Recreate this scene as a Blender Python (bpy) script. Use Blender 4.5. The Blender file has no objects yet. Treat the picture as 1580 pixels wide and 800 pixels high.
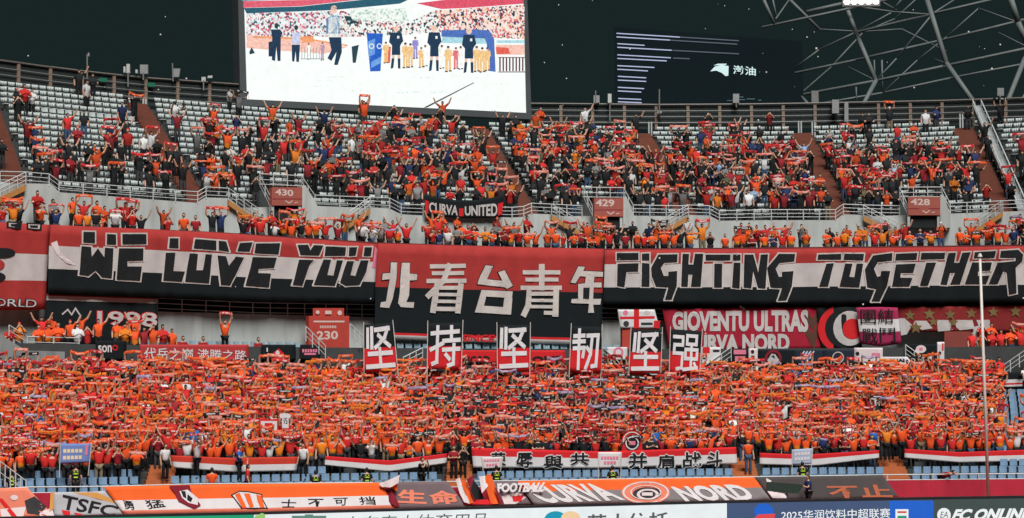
import bpy, bmesh, math, random
import numpy as np
from mathutils import Vector, Matrix

random.seed(7); RN = np.random.default_rng(7)
scene = bpy.context.scene
COL = scene.collection
# ------------------------------------------------------------------ camera, sky, light
F = 3500.0; W0, H0 = 1580.0, 800.0; CAMZ = 4.5
TILT = math.atan(242.0 / F); ROLL = math.radians(0.4)
cd = bpy.data.cameras.new('camera'); cam = bpy.data.objects.new('camera', cd); COL.objects.link(cam)
cd.sensor_width = 36.0; cd.lens = F / W0 * 36.0; cd.clip_end = 3000; cd.clip_start = 1.0
cam.matrix_world = Matrix.Translation((0, 0, CAMZ)) @ Matrix.Rotation(math.pi / 2 + TILT, 4, 'X') @ Matrix.Rotation(-ROLL, 4, 'Z')
scene.camera = cam
world = bpy.data.worlds.new('World'); scene.world = world; world.use_nodes = True
wn = world.node_tree; bgn = wn.nodes['Background']
sky = wn.nodes.new('ShaderNodeTexSky'); sky.sky_type = 'NISHITA'; sky.sun_disc = False
sky.sun_elevation = math.radians(-6); sky.sun_rotation = math.radians(180)
addn = wn.nodes.new('ShaderNodeMixRGB'); addn.blend_type = 'ADD'; addn.inputs[0].default_value = 1.0
addn.inputs[2].default_value = (0.098, 0.180, 0.185, 1)      # town glow on the night haze
wn.links.new(sky.outputs[0], addn.inputs[1]); wn.links.new(addn.outputs[0], bgn.inputs[0])
bgn.inputs[1].default_value = 0.10
sl = bpy.data.lights.new('floodlight_sun', 'SUN'); sl.energy = 4.6; sl.angle = math.radians(30); sl.color = (1.0, 0.985, 0.955)
so = bpy.data.objects.new('floodlight_sun', sl); COL.objects.link(so)
so.rotation_euler = Vector((-0.16, 0.55, -0.82)).to_track_quat('-Z', 'Y').to_euler()
scene.view_settings.view_transform = 'Standard'; scene.view_settings.look = 'None'
scene.view_settings.exposure = 0.0; scene.view_settings.gamma = 1.0
scene.view_settings.use_curve_mapping = False

# ------------------------------------------------------------------ geometry of the bowl
def lerp(a, b, t): return a + (b - a) * t
def ab(Yc):
    t = min(1.0, max(0.0, (Yc - 105.0) / 18.0))
    if Yc <= 123: return lerp(.22, .40, t), lerp(-.003, -.0122, t)
    t = min(1.0, (Yc - 123.0) / 20.0)
    return lerp(.40, .36, t), -.0122
def SY(u, Yc):
    a, b = ab(Yc); return Yc + a * u + b * u * u
def SD(u, Yc):
    a, b = ab(Yc); return a + 2 * b * u
def nrm(u, Yc):
    d = SD(u, Yc); k = 1 / math.hypot(1, d); return Vector((d * k, -k, 0))
def face_rot(u, Yc): return math.atan(SD(u, Yc))
cT, sT = math.cos(TILT), math.sin(TILT); cR, sR = math.cos(ROLL), math.sin(ROLL)
def ray(px, py):
    X2, Y2 = px - 790.0, py - 400.0
    X = X2 * cR - Y2 * sR; Yv = X2 * sR + Y2 * cR
    x = X / F; up = -Yv / F
    dy = cT - up * sT; dz = sT + up * cT
    return x / dy, dz / dy                      # per metre of Y
def pix(p):
    x, y, z = p[0], p[1], p[2] - CAMZ
    d = y * cT + z * sT; u = -y * sT + z * cT
    X, Yv = F * x / d, -F * u / d
    return 790 + X * cR + Yv * sR, 400 - X * sR + Yv * cR
class Level:
    """a sheet standing on the bowl curve whose middle is Yc away"""
    def __init__(s, Yc, wave=0.0, seed=0.0, lean=0.0, z0=0.0):
        s.Yc, s.w, s.seed, s.lean, s.z0 = Yc, wave, seed, lean, z0
    def uz(s, px, py):
        rx, rz = ray(px, py); Y = s.Yc; Yc = s.Yc
        for _ in range(14):
            Yc = s.Yc + s.lean * (CAMZ + rz * Y - s.z0) if s.lean else s.Yc
            Y = SY(rx * Y, Yc)
        return rx * Y, CAMZ + rz * Y, Yc
    def at(s, u, z, off=0.0):
        Yc = s.Yc + s.lean * (z - s.z0) if s.lean else s.Yc
        if s.w:
            off += s.w * (math.sin(u * 1.3 + s.seed) * .5 + math.sin(u * 3.1 + z * .8 + s.seed * 2) * .35 + math.sin(u * 5.3 - z * 1.4 + s.seed) * .22 + math.sin(u * 9.1 + z * 1.1 + s.seed * 3) * .20 * (1 + math.sin(u * .9 + z * 1.7)))
        return Vector((u, SY(u, Yc), z)) + nrm(u, Yc) * off
    def pt(s, px, py, off=0.0):
        u, z, _ = s.uz(px, py); return s.at(u, z, off)
class Plane:
    """upright plane through point p, direction d along it"""
    def __init__(s, p, d, pitch=0.0):
        s.p = Vector(p); d = Vector((d[0], d[1], 0)).normalized(); s.d = d
        n = Vector((d.y, -d.x, 0)); s.n = (n * math.cos(pitch) + Vector((0, 0, -math.sin(pitch)))).normalized()
    def pt(s, px, py, off=0.0):
        rx, rz = ray(px, py); r = Vector((rx, 1, rz)); o = Vector((0, 0, CAMZ))
        t = (s.p - o).dot(s.n) / r.dot(s.n)
        return o + r * t + s.n * off
def u_at(px, py, Yc): return Level(Yc).uz(px, py)[0]
def z_at(px, py, Yc): return Level(Yc).uz(px, py)[1]
def P(px, py, Yc, off=0.0): return Level(Yc).pt(px, py, off)

# ------------------------------------------------------------------ materials
def lin(c): return tuple(((v / 255) / 12.92 if v / 255 <= .04045 else ((v / 255 + .055) / 1.055) ** 2.4) for v in c)
MATS = {}
def mat(name, rgb, rough=.8, var=.18, scale=3.0, emit=0.0, metal=0.0, coord='Object', bump=0.0, spec=.3, erange=None):
    if name in MATS: return MATS[name]
    m = bpy.data.materials.new(name); m.use_nodes = True; nt = m.node_tree; b = nt.nodes['Principled BSDF']
    b.inputs['Base Color'].default_value = (*rgb, 1); b.inputs['Roughness'].default_value = rough
    b.inputs['Metallic'].default_value = metal; b.inputs['Specular IOR Level'].default_value = spec
    if var > 0:
        n = nt.nodes.new('ShaderNodeTexNoise'); n.inputs['Scale'].default_value = scale; n.inputs['Detail'].default_value = 5
        g = nt.nodes.new('ShaderNodeNewGeometry')
        nt.links.new(g.outputs['Position'], n.inputs['Vector'])
        r = nt.nodes.new('ShaderNodeMapRange'); r.inputs[3].default_value = 1 - var; r.inputs[4].default_value = 1 + var
        nt.links.new(n.outputs[0], r.inputs[0])
        h = nt.nodes.new('ShaderNodeMixRGB'); h.blend_type = 'MULTIPLY'; h.inputs[0].default_value = 1
        h.inputs[1].default_value = (*rgb, 1); nt.links.new(r.outputs[0], h.inputs[2])
        nt.links.new(h.outputs[0], b.inputs['Base Color'])
        if bump:
            bp = nt.nodes.new('ShaderNodeBump'); bp.inputs['Strength'].default_value = bump; bp.inputs['Distance'].default_value = .05
            nt.links.new(n.outputs[0], bp.inputs['Height']); nt.links.new(bp.outputs[0], b.inputs['Normal'])
    if emit:
        b.inputs['Emission Color'].default_value = (*rgb, 1); b.inputs['Emission Strength'].default_value = emit
    MATS[name] = m; return m
def attr_mat(name, rough=.85):
    m = bpy.data.materials.new(name); m.use_nodes = True; nt = m.node_tree; b = nt.nodes['Principled BSDF']
    a = nt.nodes.new('ShaderNodeAttribute'); a.attribute_name = 'tint'
    nt.links.new(a.outputs['Color'], b.inputs['Base Color']); b.inputs['Roughness'].default_value = rough
    b.inputs['Specular IOR Level'].default_value = .2
    return m
cloth = lambda n, c, v=.12: mat(n, c, .92, v, 1.7, bump=.25, spec=.1)
RED = cloth('banner_red', (.36, .04, .037), .2); WHITE = cloth('banner_white', (.53, .50, .49), .2); BLACK = cloth('banner_black', (.012, .016, .018))
RED2 = cloth('flag_red', (.62, .025, .03)); WHITE2 = cloth('flag_white', (.66, .65, .66)); ORANGE = cloth('flag_orange', (.80, .13, .03))
GREYC = cloth('lettering_grey', (.56, .52, .49)); MAROON = cloth('flag_maroon', (.22, .02, .035)); DARKG = cloth('flag_charcoal', (.045, .045, .05))
INK = mat('ink_black', (.01, .012, .014), .9, .1); SALMON = cloth('cloth_salmon', (.72, .22, .14)); TAUPE = cloth('cloth_taupe', (.16, .12, .13))
PINKW = cloth('cloth_pale', (.70, .62, .62)); GOLD = cloth('faded_gold', (.20, .14, .06)); BLUEC = cloth('sign_blue', (.16, .24, .52)); CREAM = cloth('cream_print', (.72, .62, .42))
PINKT = cloth('print_pink', (.7, .2, .3)); CRIMSON = mat('crimson_paint', (.42, .02, .045), .6, .15, 1.2)
CONC = mat('terrace_concrete', (.055, .062, .062), .9, .3, 1.5, bump=.3); CONCD = mat('concourse_dark', (.018, .022, .024), .9, .2)  # base colours carry shade: CONC dimmer upper light, CONCD concourse and gate voids
WALLW = mat('white_painted_wall', (.48, .505, .49), .75, .16, .7); WALLG = mat('grey_wall', (.24, .26, .26), .8, .15, 1.0)
STEEL = mat('white_steel', (.52, .55, .545), .45, .12, 4); TAN = mat('tan_steel', (.24, .17, .13), .55, .25, 5); GREYS = mat('grey_steel', (.20, .20, .195), .5, .2, 3)
STAIR = mat('stair_brown', (.17, .055, .035), .8, .25, 3); STAIRO = mat('stair_orange', (.42, .13, .045), .75, .2, 3); OCHRE = mat('stringer_ochre', (.48, .22, .07), .6, .2, 3)
GATER = mat('gate_red', (.36, .10, .075), .65, .15, 2); GATER2 = mat('gate_scarlet', (.46, .055, .04), .65, .12, 2); GATEP = mat('gate_print', (.62, .50, .46), .7, .1)
SEATW = mat('seat_white', (.46, .51, .50), .5, .2, 6); SEATB = mat('seat_blue', (.19, .30, .43), .45, .22, 5)
GLASSD = mat('dark_panel', (.02, .024, .028), .3, .2, 2); SCRF = mat('screen_casing', (.075, .085, .09), .6, .2, .6)
TRUSS = mat('truss_steel', (.12, .14, .138), .6, .25, 1.0); EXITG = mat('exit_green', (.01, .13, .07), .5, .0, emit=.12)
POLEW = mat('pole_white', (.62, .60, .56), .4, .12, 3)
def weather(m, k=.35):
    # rain streaks and grime running down the paint, plus blotches
    nt = m.node_tree; b = nt.nodes['Principled BSDF']; src = b.inputs['Base Color'].links[0].from_socket
    g = nt.nodes.new('ShaderNodeNewGeometry'); mp = nt.nodes.new('ShaderNodeMapping'); mp.inputs['Scale'].default_value = (1.1, 1.1, .2); nt.links.new(g.outputs['Position'], mp.inputs[0])
    n = nt.nodes.new('ShaderNodeTexNoise'); n.inputs['Scale'].default_value = 1.6; n.inputs['Detail'].default_value = 7; nt.links.new(mp.outputs[0], n.inputs['Vector'])
    r = nt.nodes.new('ShaderNodeMapRange'); r.inputs[1].default_value = .42; r.inputs[2].default_value = .68; r.inputs[3].default_value = 1.06; r.inputs[4].default_value = 1 - k; nt.links.new(n.outputs[0], r.inputs[0])
    h = nt.nodes.new('ShaderNodeMixRGB'); h.blend_type = 'MULTIPLY'; h.inputs[0].default_value = 1; nt.links.new(src, h.inputs[1]); nt.links.new(r.outputs[0], h.inputs[2]); nt.links.new(h.outputs[0], b.inputs['Base Color'])
weather(WALLW, .17); weather(WALLG, .25); weather(CRIMSON, .14)
def em(name, c255, k=1.0):
    c = lin(c255)
    if name in MATS: return MATS[name]
    m = bpy.data.materials.new(name); m.use_nodes = True; nt = m.node_tree; b = nt.nodes['Principled BSDF']
    b.inputs['Base Color'].default_value = (.01, .01, .01, 1); b.inputs['Roughness'].default_value = .6; b.inputs['Specular IOR Level'].default_value = .1
    n = nt.nodes.new('ShaderNodeTexNoise'); n.inputs['Scale'].default_value = 7.0 if name[:4] == 'scr_' else 2.2; n.inputs['Detail'].default_value = 6
    g = nt.nodes.new('ShaderNodeNewGeometry'); nt.links.new(g.outputs['Position'], n.inputs['Vector'])
    r = nt.nodes.new('ShaderNodeMapRange'); r.inputs[3].default_value = .45 if name[:4] == 'scr_' else .9; r.inputs[4].default_value = 1.6 if name[:4] == 'scr_' else 1.1; nt.links.new(n.outputs[0], r.inputs[0])
    h = nt.nodes.new('ShaderNodeMixRGB'); h.blend_type = 'MULTIPLY'; h.inputs[0].default_value = 1; h.inputs[1].default_value = (*c, 1); nt.links.new(r.outputs[0], h.inputs[2])
    nt.links.new(h.outputs[0], b.inputs['Emission Color']); b.inputs['Emission Strength'].default_value = k
    MATS[name] = m; return m

# ------------------------------------------------------------------ mesh helpers
class MB:
    def __init__(s): s.v = []; s.f = []; s.m = []
    def poly(s, pts, mi=0):
        i = len(s.v); s.v += [tuple(p) for p in pts]; s.f.append(tuple(range(i, i + len(pts)))); s.m.append(mi)
    def hexa(s, p, mi=0):           # p: 8 points, bottom ring then top ring
        i = len(s.v); s.v += [tuple(q) for q in p]
        for f in ((3, 2, 1, 0), (4, 5, 6, 7), (0, 1, 5, 4), (1, 2, 6, 5), (2, 3, 7, 6), (3, 0, 4, 7)):
            s.f.append(tuple(i + k for k in f)); s.m.append(mi)
    def box(s, c, size, rz=0.0, mi=0):
        c = Vector(c); hx, hy, hz = size[0] / 2, size[1] / 2, size[2] / 2
        cs, sn = math.cos(rz), math.sin(rz); p = []
        for z in (-hz, hz):
            for x, y in ((-hx, -hy), (hx, -hy), (hx, hy), (-hx, hy)):
                p.append((c.x + x * cs - y * sn, c.y + x * sn + y * cs, c.z + z))
        s.hexa(p, mi)
    def tube(s, a, b, r, n=6, mi=0, r2=None):
        a, b = Vector(a), Vector(b); d = (b - a).normalized(); r2 = r if r2 is None else r2
        x = d.orthogonal().normalized(); y = d.cross(x); i = len(s.v)
        for q, rr in ((a, r), (b, r2)):
            for k in range(n):
                t = 2 * math.pi * k / n; s.v.append(tuple(q + x * math.cos(t) * rr + y * math.sin(t) * rr))
        for k in range(n):
            k2 = (k + 1) % n; s.f.append((i + k, i + k2, i + n + k2, i + n + k)); s.m.append(mi)
        s.f.append(tuple(i + k for k in reversed(range(n)))); s.f.append(tuple(i + n + k for k in range(n))); s.m += [mi, mi]
    def grid(s, rows, mi=lambda i, j: 0):
        i0 = len(s.v); nr, nc = len(rows), len(rows[0])
        for r in rows: s.v += [tuple(p) for p in r]
        for i in range(nr - 1):
            for j in range(nc - 1):
                a = i0 + i * nc + j; s.f.append((a, a + nc, a + nc + 1, a + 1)); s.m.append(mi(i, j))
    def mesh(s, name, mats, smooth=False):
        me = bpy.data.meshes.new(name); me.from_pydata(s.v, [], s.f)
        for m in (mats if isinstance(mats, (list, tuple)) else [mats]): me.materials.append(m)
        me.polygons.foreach_set('material_index', s.m)
        if smooth: me.polygons.foreach_set('use_smooth', [True] * len(s.f))
        me.update(); return me
    def build(s, name, mats, parent=None, smooth=False):
        return link(name, s.mesh(name, mats, smooth), parent)
def link(name, data, parent=None):
    o = bpy.data.objects.new(name, data); COL.objects.link(o)
    if parent is not None: o.parent = parent; o.matrix_parent_inverse = parent.matrix_world.inverted() if False else Matrix.Identity(4)
    return o
def tag(o, label, cat=None, group=None, kind=None):
    o['label'] = label
    if cat: o['category'] = cat
    if group: o['group'] = group
    if kind: o['kind'] = kind
    return o
def struct(o): o['kind'] = 'structure'; return o
def thing(name, label, cat, group=None):
    return tag(link(name, None), label, cat, group)

# flat print: polygons given as measured picture positions, laid on a real surface
def cut_grid(bm, step):
    xs = [v.co.x for v in bm.verts]; ys = [v.co.y for v in bm.verts]
    if not xs: return
    for ax, lo, hi in ((0, min(xs), max(xs)), (1, min(ys), max(ys))):
        k = math.floor(lo / step) + 1
        while k * step < hi:
            no = (1, 0, 0) if ax == 0 else (0, 1, 0); co = (k * step, 0, 0) if ax == 0 else (0, k * step, 0)
            bmesh.ops.bisect_plane(bm, geom=bm.verts[:] + bm.edges[:] + bm.faces[:], plane_co=co, plane_no=no); k += 1
def lay(name, bms, surf, m, off, parent, step=16.0, dz=.0006):
    """bms: list of bmesh in picture coordinates -> one mesh on surf"""
    v, f = [], []
    for k, bm in enumerate(bms):
        bm.normal_update(); bmesh.ops.triangulate(bm, faces=bm.faces[:]); cut_grid(bm, step)
        bm.verts.index_update(); i = len(v)
        v += [surf.pt(w.co.x, w.co.y, off + dz * k) for w in bm.verts]
        f += [tuple(i + w.index for w in fc.verts) for fc in bm.faces]; bm.free()
    me = bpy.data.meshes.new(name); me.from_pydata([tuple(p) for p in v], [], f); me.materials.append(m); me.update()
    return link(name, me, parent)
def bm_poly(pts):
    bm = bmesh.new(); bm.faces.new([bm.verts.new((p[0], p[1], 0)) for p in pts]); return bm
def polys(name, pl, surf, m, off, parent, step=16.0): return lay(name, [bm_poly(p) for p in pl], surf, m, off, parent, step)
def outline(pl, w):
    out = []
    for p in pl:
        for a, b in zip(p, p[1:] + p[:1]):
            dx, dy = b[0] - a[0], b[1] - a[1]; L = math.hypot(dx, dy)
            if L < 1e-6: continue
            dx, dy = dx / L * w / 2, dy / L * w / 2
            out.append([(a[0] - dx + dy, a[1] - dy - dx), (b[0] + dx + dy, b[1] + dy - dx), (b[0] + dx - dy, b[1] + dy + dx), (a[0] - dx - dy, a[1] - dy + dx)])
    return out
def stroke(pts, w):
    out = []
    for a, b in zip(pts, pts[1:]):
        dx, dy = b[0] - a[0], b[1] - a[1]; L = math.hypot(dx, dy); dx, dy = dx / L * w / 2, dy / L * w / 2
        e = .9
        out.append([(a[0] - dx * e + dy, a[1] - dy * e - dx), (b[0] + dx * e + dy, b[1] + dy * e - dx), (b[0] + dx * e - dy, b[1] + dy * e + dx), (a[0] - dx * e - dy, a[1] - dy * e + dx)])
    return out
def Z(ox, oy, k, pl): return [[(ox + x / k, oy + y / k) for x, y in p] for p in pl]
def bil(q, s, t):      # q TL,TR,BR,BL
    return (lerp(lerp(q[0][0], q[1][0], s), lerp(q[3][0], q[2][0], s), t), lerp(lerp(q[0][1], q[1][1], s), lerp(q[3][1], q[2][1], s), t))
def text_bm(body, quad, bold=.0, shear=.0, trim=True):
    c = bpy.data.curves.new('print', 'FONT'); c.body = body; c.offset = bold; c.resolution_u = 3; c.shear = shear
    o = bpy.data.objects.new('print', c); COL.objects.link(o)
    dg = bpy.context.evaluated_depsgraph_get(); me = bpy.data.meshes.new_from_object(o.evaluated_get(dg))
    bm = bmesh.new(); bm.from_mesh(me); bpy.data.objects.remove(o); bpy.data.curves.remove(c); bpy.data.meshes.remove(me)
    xs = [v.co.x for v in bm.verts]; ys = [v.co.y for v in bm.verts]
    x0, x1, y0, y1 = min(xs), max(xs), min(ys), max(ys)
    for v in bm.verts:
        x, y = bil(quad, (v.co.x - x0) / (x1 - x0), (y1 - v.co.y) / (y1 - y0)); v.co = (x, y, 0)
    return bm
TEXTQ = []
def text(body, quad, surf, m, off, parent, bold=.012, shear=0., name='lettering', step=14.0):
    return lay(name, [text_bm(body, quad, bold, shear)], surf, m, off, parent, step)
def rect(x0, y0, x1, y1): return [(x0, y0), (x1, y0), (x1, y1), (x0, y1)]
def circ(cx, cy, rx, ry=None, n=22, a0=0., a1=2 * math.pi):
    ry = rx if ry is None else ry
    return [(cx + rx * math.cos(a0 + (a1 - a0) * k / n), cy + ry * math.sin(a0 + (a1 - a0) * k / n)) for k in range(n + (0 if abs(a1 - a0 - 2 * math.pi) < 1e-6 else 1))]
def ring(cx, cy, r0, r1, e=1.0, n=26):
    out = []
    for k in range(n):
        a, b = 2 * math.pi * k / n, 2 * math.pi * (k + 1) / n
        out.append([(cx + r0 * math.cos(a), cy + r0 * e * math.sin(a)), (cx + r1 * math.cos(a), cy + r1 * e * math.sin(a)), (cx + r1 * math.cos(b), cy + r1 * e * math.sin(b)), (cx + r0 * math.cos(b), cy + r0 * e * math.sin(b))])
    return out
def path_y(pts, x):
    if x <= pts[0][0]: return pts[0][1]
    for a, b in zip(pts, pts[1:]):
        if x <= b[0]: return lerp(a[1], b[1], (x - a[0]) / (b[0] - a[0]))
    return pts[-1][1]
def cloth_sheet(parent, top, bot, bands, mats, surf, off=0.0, nx=None, name='cloth', sagx=0):
    """top, bot: picture polylines; bands: fractions between material bands"""
    x0, x1 = top[0][0], top[-1][0]; b0, b1 = bot[0][0], bot[-1][0]
    nx = nx or max(6, int((x1 - x0) / 7)); ts, mi = [], []
    fr = [0] + list(bands) + [1]
    for k in range(len(fr) - 1):
        n = max(1, int(round((fr[k + 1] - fr[k]) * 8)))
        for j in range(n): ts.append(lerp(fr[k], fr[k + 1], j / n)); mi.append(k)
    ts.append(1.0); rows = []
    for t in ts:
        r = []
        for i in range(nx + 1):
            s = i / nx; xt, xb = lerp(x0, x1, s), lerp(b0, b1, s)
            r.append(surf.pt(lerp(xt, xb, t), lerp(path_y(top, xt), path_y(bot, xb), t), off))
        rows.append(r)
    mb = MB(); mb.grid(rows, lambda i, j: mi[i])
    # hem back: give the cloth its thickness
    o = mb.build(name, mats, parent, smooth=True)
    sm = o.modifiers.new('thickness', 'SOLIDIFY'); sm.thickness = .012; sm.offset = -1 if False else 1
    return o
UNITPOST = {}
def post(parent, top, h, r, m, name='post'):
    key = (m.name, round(r, 3))
    if key not in UNITPOST:
        mb = MB(); mb.tube((0, 0, -1), (0, 0, 0), r, 6); UNITPOST[key] = mb.mesh(name, m)
    o = link(name, UNITPOST[key], parent); o.location = top; o.scale = (1, 1, h); return o
def rail(label, pl, Yc, h=.95, gap=1.05, m=None, nr=3, r=.028, cat='railing', group=None, name='railing', lows=None, postm=None, postr=None):
    """pl: picture polyline of the top rail on level Yc"""
    m = m or STEEL; t = thing(name, label, cat, group); lv = Level(Yc); pts = []
    for a, b in zip(pl, pl[1:]):
        ua, za, _ = lv.uz(*a); ub, zb, _ = lv.uz(*b); n = max(1, int(math.hypot(ub - ua, zb - za) / gap + .5))
        for k in range(n): pts.append((lerp(ua, ub, k / n), lerp(za, zb, k / n)))
    pts.append(lv.uz(*pl[-1])[:2])
    P3 = [lv.at(u, z) for u, z in pts]
    for q in range(nr):
        mb = MB(); dz = -h * q / nr
        for a, b in zip(P3, P3[1:]): mb.tube(a + Vector((0, 0, dz)), b + Vector((0, 0, dz)), r if q == 0 else r * .75, 5)
        mb.build('top_rail' if q == 0 else 'cross_rail', m, t)
    for p in P3: post(t, p + Vector((0, 0, .005)), h, (postr or r * 1.1), postm or m)
    return t
def frange(a, b, n): return [lerp(a, b, k / n) for k in range(n + 1)]
def urange(Yc, z, pl=-45, pr=1630):
    lv = Level(Yc); py = pix((0, SY(0, Yc), z))[1]
    return lv.uz(pl, py)[0] - 1.0, lv.uz(pr, py)[0] + 1.0
def arc_wall(mb, Yc, z0, z1, thick=.25, pl=-60, pr=1650, mi=0, n=40):
    ua, ub = urange(Yc, z1, pl, pr); us = frange(ua, ub, n)
    A = [Level(Yc).at(u, z1) for u in us]; B = [Level(Yc).at(u, z0) for u in us]
    C = [Level(Yc).at(u, z1, -thick) for u in us]; D = [Level(Yc).at(u, z0, -thick) for u in us]
    mb.grid([D, C, A, B][::-1], lambda i, j: mi)

# ------------------------------------------------------------------ people: poses and templates
def skin(J, E, R, subdiv, root):
    """continuous body surface grown on joints J (dict), edges E, radii R"""
    names = list(J); idx = {n: i for i, n in enumerate(names)}
    me = bpy.data.meshes.new('body'); me.from_pydata([J[n] for n in names], [(idx[a], idx[b]) for a, b in E], [])
    o = bpy.data.objects.new('body', me); COL.objects.link(o)
    o.modifiers.new('skin', 'SKIN')
    sv = me.skin_vertices[0].data
    for n in names:
        r = R[n]; sv[idx[n]].radius = (r, r); sv[idx[n]].use_root = (n == root)
    if subdiv:
        s = o.modifiers.new('sub', 'SUBSURF'); s.levels = subdiv; s.render_levels = subdiv
    dg = bpy.context.evaluated_depsgraph_get(); m2 = bpy.data.meshes.new_from_object(o.evaluated_get(dg))
    V = [v.co.copy() for v in m2.vertices]; Fc = [tuple(p.vertices) for p in m2.polygons]
    bpy.data.objects.remove(o); bpy.data.meshes.remove(me); bpy.data.meshes.remove(m2)
    return V, Fc
RAD = dict(pelvis=.125, belly=.118, chest=.140, neck=.058, headb=.052)
for s_ in 'lr': RAD.update({'sh' + s_: .068, 'el' + s_: .046, 'wr' + s_: .034, 'ha' + s_: .03, 'hip' + s_: .088, 'kn' + s_: .060, 'an' + s_: .044, 'to' + s_: .036})
ARMS = {  # elbow, wrist for the right side (x>0), mirrored for the left
    'overhead': ((.36, -.06, 1.62), (.38, -.12, 1.90)), 'high': ((.27, -.04, 1.70), (.29, -.10, 1.98)), 'wide': ((.43, -.10, 1.50), (.49, -.20, 1.77)),
    'front': ((.33, -.20, 1.25), (.36, -.38, 1.50)), 'vee': ((.38, -.02, 1.64), (.50, -.05, 1.92)), 'down': ((.25, .03, 1.14), (.27, -.06, .89)),
    'clap': ((.28, -.16, 1.15), (.06, -.36, 1.24)), 'phone': ((.25, -.24, 1.27), (.06, -.28, 1.55)), 'cross': ((.29, -.10, 1.15), (-.05, -.24, 1.18))}
EDG = [('pelvis', 'belly'), ('belly', 'chest'), ('chest', 'neck'), ('neck', 'headb')]
for s_ in 'lr': EDG += [('chest', 'sh' + s_), ('sh' + s_, 'el' + s_), ('el' + s_, 'wr' + s_), ('wr' + s_, 'ha' + s_), ('pelvis', 'hip' + s_), ('hip' + s_, 'kn' + s_), ('kn' + s_, 'an' + s_), ('an' + s_, 'to' + s_)]
def joints(armr, arml=None, sit=False, bend=False):
    arml = arml or armr
    J = dict(pelvis=(0, 0, .95), belly=(0, .0, 1.11), chest=(0, .0, 1.31), neck=(0, .0, 1.475), headb=(0, -.01, 1.56))
    for s, k, arm in (('r', 1, armr), ('l', -1, arml)):
        e, w = ARMS[arm]
        up = .05 if w[2] > 1.6 else 0
        J['sh' + s] = (k * (.185 - up * .3), 0, 1.405 + up); J['el' + s] = (k * e[0], e[1], e[2]); J['wr' + s] = (k * w[0], w[1], w[2])
        d = (Vector(w) - Vector(e)).normalized() * .05; J['ha' + s] = (k * (w[0] + d.x), w[1] + d.y, w[2] + d.z)
        J['hip' + s] = (k * .095, 0, .89); J['kn' + s] = (k * .105, -.02, .49); J['an' + s] = (k * .115, .03, .08); J['to' + s] = (k * .135, -.13, .04)
    if sit:
        for n in list(J):
            x, y, z = J[n]
            if n[:2] not in ('kn', 'an', 'to'): J[n] = (x, y + .25, z - .45)
        for s, k in (('r', 1), ('l', -1)):
            J['hip' + s] = (k * .1, .20, .47); J['kn' + s] = (k * .13, -.22, .49); J['an' + s] = (k * .13, -.18, .08); J['to' + s] = (k * .14, -.33, .04)
    if bend:
        for n in list(J):
            x, y, z = J[n]
            if n not in ('pelvis',) and n[:2] not in ('hi', 'kn', 'an', 'to'):
                dz, dy = z - .95, y; a = math.radians(75); J[n] = (x, dy * math.cos(a) - dz * math.sin(a), .95 + dz * math.cos(a) - dy * math.sin(a) * .0)
    return J
POSES = dict(overhead=joints('overhead'), high=joints('high'), wide=joints('wide'), front=joints('front'), vee=joints('vee'), stand=joints('down'),
             clap=joints('clap'), phone=joints('phone'), onearm=joints('vee', 'down'), cross=joints('cross'), sit=joints('clap', sit=True), bend=joints('front', bend=True))
REG = {}
for a, b in EDG:
    k = b[:2]
    REG[(a, b)] = 'trousers' if k in ('hi', 'kn', 'an') else 'shoe' if k == 'to' else 'skin' if k in ('wr', 'ha', 'he') or (a == 'neck') else 'shirt'
REG[('pelvis', 'belly')] = 'shirt'
def seg_d(p, a, b):
    ab_ = b - a; t = max(0, min(1, (p - a).dot(ab_) / ab_.length_squared)); return (p - a - ab_ * t).length
def head_geo(c, r=(.077, .092, .118), nu=10, nv=7, hair_len=0.0):
    """head ellipsoid with brow, nose, chin; hair cap separately"""
    V, Fc, HV, HF = [], [], [], []
    def prof(u, v):
        ph = math.pi * v / nv; th = 2 * math.pi * u / nu
        x, y, z = math.sin(ph) * math.cos(th), math.sin(ph) * math.sin(th), math.cos(ph)
        if z < -.2: x *= 1 - .35 * (-z - .2); y *= 1 - .12 * (-z - .2)
        return x, y, z
    for v in range(nv + 1):
        for u in range(nu):
            x, y, z = prof(u, v); V.append(Vector((c[0] + x * r[0], c[1] + y * r[1], c[2] + z * r[2])))
    for v in range(nv):
        for u in range(nu):
            a, b = v * nu + u, v * nu + (u + 1) % nu; Fc.append((a, a + nu, b + nu, b))
    for v in range(nv + 1):
        for u in range(nu):
            x, y, z = prof(u, v); HV.append(Vector((c[0] + x * r[0] * 1.10, c[1] + .008 + y * r[1] * 1.08, c[2] + .012 + z * r[2] * 1.07)))
    for v in range(nv):
        for u in range(nu):
            th = 2 * math.pi * (u + .5) / nu; y = math.sin(th); zc = math.cos(math.pi * (v + .5) / nv)
            if zc > .42 or (y > -.35 and zc > -.05) or (y > .2 and zc > -.55 - hair_len):
                a, b = v * nu + u, v * nu + (u + 1) % nu; HF.append((a, a + nu, b + nu, b))
    return V, Fc, HV, HF
def box8(V, Fc, o, d, s, n, L, w, t, w2=None):
    w2 = w2 or w; i = len(V)
    for k, ww in ((0, w), (L, w2)):
        for a, b in ((-1, -1), (1, -1), (1, 1), (-1, 1)): V.append(o + d * k + s * (a * ww / 2) + n * (b * t / 2))
    for f in ((0, 3, 2, 1), (4, 5, 6, 7), (0, 1, 5, 4), (1, 2, 6, 5), (2, 3, 7, 6), (3, 0, 4, 7)): Fc.append(tuple(i + q for q in f))
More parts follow.
